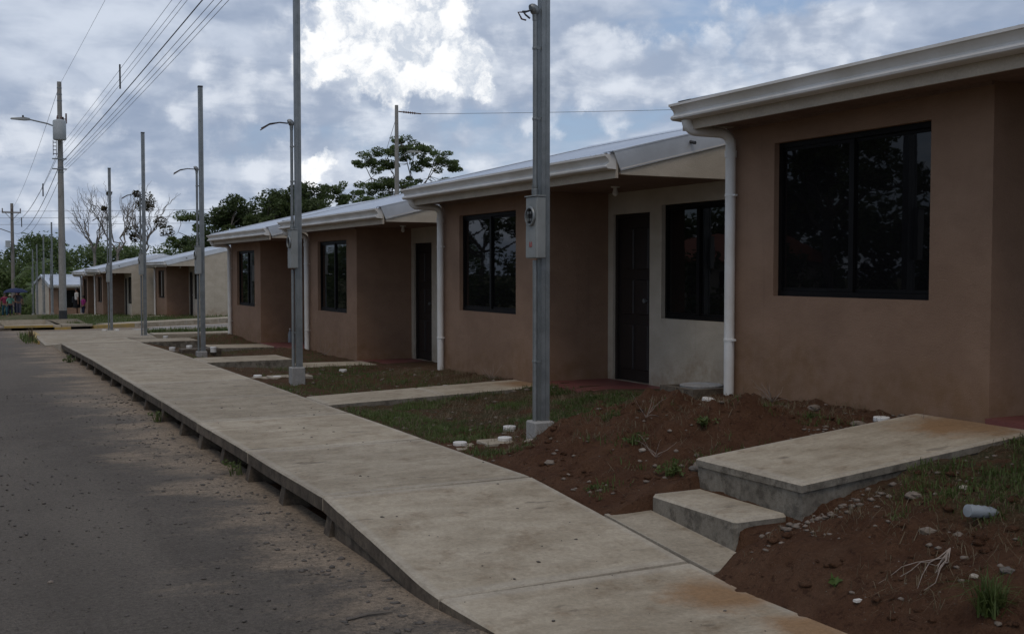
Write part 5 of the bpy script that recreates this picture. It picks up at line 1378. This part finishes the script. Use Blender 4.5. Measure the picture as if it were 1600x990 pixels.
# crumbs of soil and gravel on the pavement
pts = [(x, y, walk_z(y) + 0.001) for x, y in [(g.uniform(2.3, 3.75), g.uniform(3.3, 13)) for _ in range(110)]]
gravel('pavement_crumbs', 'crumbs of earth on the pavement slabs', pts, 0.003, 0.012, 'stone_dark', 158, 2)

# ------------------------------------------------------------------ white plastic caps and their pads
def cap(label, x, y, z, r=0.058, h=0.045, tilt=0.0):
    z = yard_full(x, y) - (0.030 if y < 8.5 else 0.012) if y < 17 else z
    m = MB(); m.lathe([(r, -0.06), (r, h * 0.35), (r * 1.06, h * 0.36), (r * 1.06, h * 0.9), (r * 0.98, h), (r * 0.3, h * 1.02)], (0, 0, 0), 20)
    o = m.build('pipe_cap', 'pvc_white', None, smooth=True, loc=(x, y, z)); o.rotation_euler = (tilt, tilt * 0.5, 0)
    tag(o, label, 'pipe cap', 'white drain pipe caps'); return o
cap('white pipe cap at the pavement edge, left of the nearest pole', 3.98, 8.83, 0.225)
cap('white pipe cap close to the foot of the nearest pole', 4.33, 8.66, 0.262)
cap('white pipe cap behind the one at the foot of the nearest pole', 4.71, 9.32, 0.272)
cap('white pipe cap beside the path to the middle house', 5.7, 13.05, 0.27)
cap('white pipe cap on the soil near the first downpipe', 6.28, 8.36, 0.545, tilt=0.15)
cap('white pipe cap at the corner of the nearest house beside the raised path', 6.36, 6.30, 0.62)
cap('white pipe cap at the pavement edge before the second pole', 4.02, 16.0, 0.185)
cap('white pipe cap just left of the second pole base', 4.22, 15.7, 0.215)
cap('white pipe cap just right of the second pole base', 4.56, 15.75, 0.215)
cap('white pipe cap lying by the porch of the third house', 5.6, 16.9, 0.13)
cap('white pipe cap at the pavement edge before the third pole', 4.03, 22.8, 0.15)
cap('white pipe cap left of the third pole base', 4.38, 22.9, 0.17)
cap('white pipe cap right of the third pole base', 4.75, 22.4, 0.16)
cap('white pipe cap near the fourth pole, on the right', 4.95, 28.9, 0.03)
cap('white pipe cap at the corner by the side street, left one', 3.86, 31.9, 0.08)
cap('white pipe cap at the corner by the side street, right one', 4.2, 32.0, 0.07)
def pad(label, x, y, z, sx, sy, h, mat='pavement'):
    m = MB(); m.cbox(-sx, sx, -sy, sy, -0.12, h, 0.01); o = m.build('concrete_pad', mat, None, loc=(x, y, z)); tag(o, label, 'concrete pad', 'concrete pads round the pipe caps')
pad('flat concrete pad under the cap at the pavement edge by the nearest pole', 4.06, 8.80, yard_full(3.98, 8.83) - 0.008, 0.17, 0.13, 0.008)
pad('flat concrete pad under the cap at the foot of the nearest pole', 4.26, 8.70, yard_full(4.33, 8.66) - 0.008, 0.13, 0.12, 0.01)
pad('yellowish concrete pad behind the second pole base', 4.42, 15.75, 0.15, 0.30, 0.16, 0.06)
pad('grey concrete pad behind the third pole base', 4.55, 22.7, 0.0, 0.38, 0.2, 0.165, 'old_concrete')
pad('flat pad under the cap before the second pole', 4.1, 15.95, yard_full(4.02, 16.0) - 0.008, 0.16, 0.12, 0.01)

# ------------------------------------------------------------------ litter
bt = empty('plastic_bottle', (4.95, 4.17, yard_full(4.95, 4.17) + 0.036)); tag(bt, 'crushed clear plastic bottle lying on the soil at the right', 'bottle', )
bt.rotation_euler = (0, R(8), R(-8))
m = MB(); m.lathe([(0.012, -0.105), (0.034, -0.10), (0.036, -0.07), (0.032, -0.05), (0.036, -0.03), (0.031, -0.01), (0.035, 0.01), (0.030, 0.03), (0.033, 0.05), (0.025, 0.08), (0.0145, 0.10), (0.0145, 0.118)], (0, 0, 0), 16, 'x'); m.build('bottle_body', 'clear_plastic', bt, smooth=True)
m = MB(); m.lathe([(0.0125, 0.1185), (0.0125, 0.124)], (0, 0, 0), 12, 'x'); m.build('bottle_mouth', 'pvc_white', bt)
pb = empty('bottle', (7.25, 25.78, 0.028)); tag(pb, 'small bottle standing on the red porch floor of the last near house', 'bottle')
m = MB(); m.lathe([(0.045, 0), (0.05, 0.02), (0.05, 0.2), (0.02, 0.27), (0.02, 0.3)], (0, 0, 0), 12); m.build('bottle_body', 'clear_plastic', pb, smooth=True)
m = MB(); m.lathe([(0.023, 0.3005), (0.023, 0.33)], (0, 0, 0), 10); m.build('bottle_cap', 'pvc_white', pb)
lf = leaf_quads([(0, 0, 0)], [0.02], 7, 0.035, 0.3, seed=5)
o = inst('fallen_leaves', np_mesh('fallen_leaves', lf[0], lf[1], 'leaf_bright'), None, (4.02, 4.28, yard_full(4.02, 4.28) + 0.02)); tag(o, 'few pale green fallen leaves on the soil below the steps', 'leaves')
m = MB(); m.box(-0.02, 0.02, -0.012, 0.012, 0, 0.012); o = m.build('litter_scrap', 'pvc_white', None, loc=(3.95, 4.05, yard_full(3.95, 4.05) + 0.002)); tag(o, 'tiny white scrap of litter on the soil by the pavement', 'litter')
m = MB(); m.tube([(0, 0, 0.008), (0.12, 0.03, 0.012), (0.25, 0.02, 0.008)], [0.006, 0.008, 0.004], 5); o = m.build('stick', 'bark', None, loc=(1.75, 5.25, rz(1.75, 5.25))); tag(o, 'dark stick lying on the road by the pavement edge', 'stick')

# ------------------------------------------------------------------ people
def skin_mesh(name, joints, edges, mat, root_i=0, sub=2):
    me = bpy.data.meshes.new(name); me.from_pydata([j[:3] for j in joints], edges, [])
    o = bpy.data.objects.new(name, me); COL.objects.link(o)
    md = o.modifiers.new('skin', 'SKIN'); md.use_smooth_shade = True
    for i, j in enumerate(joints):
        sv = me.skin_vertices[0].data[i]; sv.radius = (j[3], j[4] if len(j) > 4 else j[3]); sv.use_root = (i == root_i)
    sm_ = o.modifiers.new('sub', 'SUBSURF'); sm_.levels = sub; sm_.render_levels = sub
    dg = bpy.context.evaluated_depsgraph_get()
    res = bpy.data.meshes.new_from_object(o.evaluated_get(dg)); res.name = name
    COL.objects.unlink(o); bpy.data.objects.remove(o)
    res.materials.clear(); res.materials.append(MATS[mat])
    return res
def person(label, loc, H, rz_, shirt, legs, hair='hair', stride=0.12, arm_l=(0.0, 0.0), arm_r=(0.0, 0.0), skirt=False, cap_m=None, bag=False):
    """arm_*: (swing forward, raise) in radians; the figure faces local +y"""
    s = H / 1.70; root = empty('person', loc, rz_); tag(root, label, 'person', 'people walking by the street')
    def arm(sx, sw, rs):
        a = Vector((0.185 * sx, 0, 1.38)); up_ = Vector((0.35 * sx * (1 - rs), math.sin(sw), -math.cos(sw))).normalized()
        e = a + up_ * 0.28; fo = Vector((0.05 * sx, math.sin(sw + rs * 1.9), -math.cos(sw + rs * 1.9))).normalized(); w_ = e + fo * 0.25; hnd = w_ + fo * 0.09; tip = hnd + fo * 0.07
        return a, e, w_, hnd, tip
    L, Rr = arm(-1, *arm_l), arm(1, *arm_r)
    J = [(0, 0, 0.92, .145, .105), (0, 0.0, 1.10, .13, .095), (0, 0, 1.28, .155, .105), (0, -0.01, 1.41, .10, .075), (0, 0, 1.49, .052), (0, 0.012, 1.57, .078, .088), (0, 0.015, 1.66, .072, .085),
         (-.09, 0, .84, .088), (-.10, stride, .48, .060), (-.10, stride * 1.1, .09, .040), (-.11, stride * 1.1 + .13, .035, .035),
         (.09, 0, .84, .088), (.10, -stride * .6, .48, .060), (.10, -stride * 1.4, .09, .040), (.11, -stride * 1.4 + .13, .035, .035)]
    Ed = [(0, 1), (1, 2), (2, 3), (3, 4), (4, 5), (5, 6), (0, 7), (7, 8), (8, 9), (9, 10), (0, 11), (11, 12), (12, 13), (13, 14)]
    for A in (L, Rr):
        b_ = len(J); rad = (.055, .043, .030, .036, .018); J += [(*p, r_) for p, r_ in zip(A, rad)]; Ed += [(3, b_)] + [(b_ + i, b_ + i + 1) for i in range(4)]
    sc = lambda q: [(p[0] * s, p[1] * s, p[2] * s, *[r_ * s for r_ in p[3:]]) for p in q]
    inst('body', skin_mesh('body', sc(J), Ed, 'skin'), root)
    K = 1.14
    SJ = [(0, 0, 0.93, .155 * K, .115 * K), (0, 0, 1.10, .14 * K, .105 * K), (0, 0, 1.28, .162 * K, .115 * K), (0, -0.01, 1.42, .10 * K, .08 * K)]
    SE = [(0, 1), (1, 2), (2, 3)]
    for A in (L, Rr): b_ = len(SJ); SJ += [(*A[0], .068), (*A[0].lerp(A[1], 0.9), .056)]; SE += [(3, b_), (b_, b_ + 1)]
    inst('shirt', skin_mesh('shirt', sc(SJ), SE, shirt), root)
    if skirt:
        m = MB(); m.lathe([(0.21 * s, 0.5 * s), (0.185 * s, 0.75 * s), (0.165 * s, 1.0 * s)], (0, 0, 0), 16); m.build('skirt', legs, root, smooth=True)
    else:
        TJ = [(0, 0, .95, .15, .112), (-.09, 0, .83, .105), (-.10, stride, .48, .078), (-.10, stride * 1.1, .11, .062), (.09, 0, .83, .105), (.10, -stride * .6, .48, .078), (.10, -stride * 1.4, .11, .062)]
        inst('trousers', skin_mesh('trousers', sc(TJ), [(0, 1), (1, 2), (2, 3), (0, 4), (4, 5), (5, 6)], legs), root)
    m = MB(); m.lathe([(0.092 * s, 1.585 * s), (0.104 * s, 1.64 * s), (0.098 * s, 1.70 * s), (0.06 * s, 1.745 * s), (0.01 * s, 1.76 * s)], (0, -0.018 * s, 0), 14); m.build('hair' if not cap_m else 'cap', cap_m or hair, root, smooth=True)
    if cap_m: m = MB(); m.lathe([(0.15 * s, 1.635 * s), (0.15 * s, 1.645 * s)], (0, 0.02 * s, 0), 14); m.build('cap_brim', cap_m, root)
    if bag: m = MB(); m.cbox(-0.16, 0.16, -0.12, 0.12, 0.78, 1.12, 0.03); o_ = m.build('handbag', 'bag_black', root, loc=(0.26, 0.05, 0))
    return root
pz = lambda x, y: land(x, y)
def gz(x, y): return max(land(x, y), road_z(y)) if x < 4.6 else land(x, y)
person('person in a dark pink shirt at the far left edge of the picture', (3.88, 86.8, pz(3.88, 86.8)), 1.66, R(190), 'cloth_red', 'cloth_teal', stride=0.16)
person('short person in a pale green shirt and light cap walking on the far left', (4.22, 86.4, pz(4.22, 86.4)), 1.45, R(185), 'cloth_green', 'cloth_navy', stride=0.12, cap_m='cap_pale')
U_ = (4.74, 86.0, pz(4.74, 86.0))
person('person in a grey shirt holding the blue umbrella on the far left', U_, 1.62, R(180), 'cloth_grey', 'cloth_grey', stride=0.08, arm_r=(0.7, 0.75))
person('person in a red cap half hidden behind the blue umbrella', (4.72, 87.6, pz(4.72, 87.6)), 1.72, R(185), 'cloth_brown', 'cloth_navy', stride=0.1, cap_m='cap_red')
um = empty('umbrella', (U_[0] - 0.2, U_[1] - 0.42, U_[2] + 0.95)); tag(um, 'open dark blue umbrella held by the person in grey at far left', 'umbrella')
m = MB(); m.lathe([(0.80, 0.63), (0.74, 0.72), (0.58, 0.82), (0.34, 0.90), (0.03, 0.94)], (0, 0, 0), 8); m.f = m.f[:-2]; m.mi = m.mi[:-2]; m.build('canopy', 'umbrella_blue', um)
m = MB(); m.tube([(0, 0, 0), (0, 0, 0.99)], 0.012, 6); m.build('stick', 'cloth_black', um)
m = MB()
for k in range(8): a = 2 * math.pi * k / 8; m.tube([(0, 0, 0.92), (0.76 * math.cos(a), 0.76 * math.sin(a), 0.66)], 0.006, 4)
m.build('ribs', 'galvanised', um)
person('woman with a black handbag standing by the far house wall', (7.02, 70.4, HOUSES[6][2] - 0.02), 1.62, R(100), 'cloth_white', 'cloth_black', stride=0.05, skirt=True, bag=True)
person('child in a magenta top beside the woman with the handbag', (7.12, 67.9, HOUSES[6][2] - 0.02), 1.22, R(120), 'cloth_magenta', 'cloth_navy', stride=0.06)
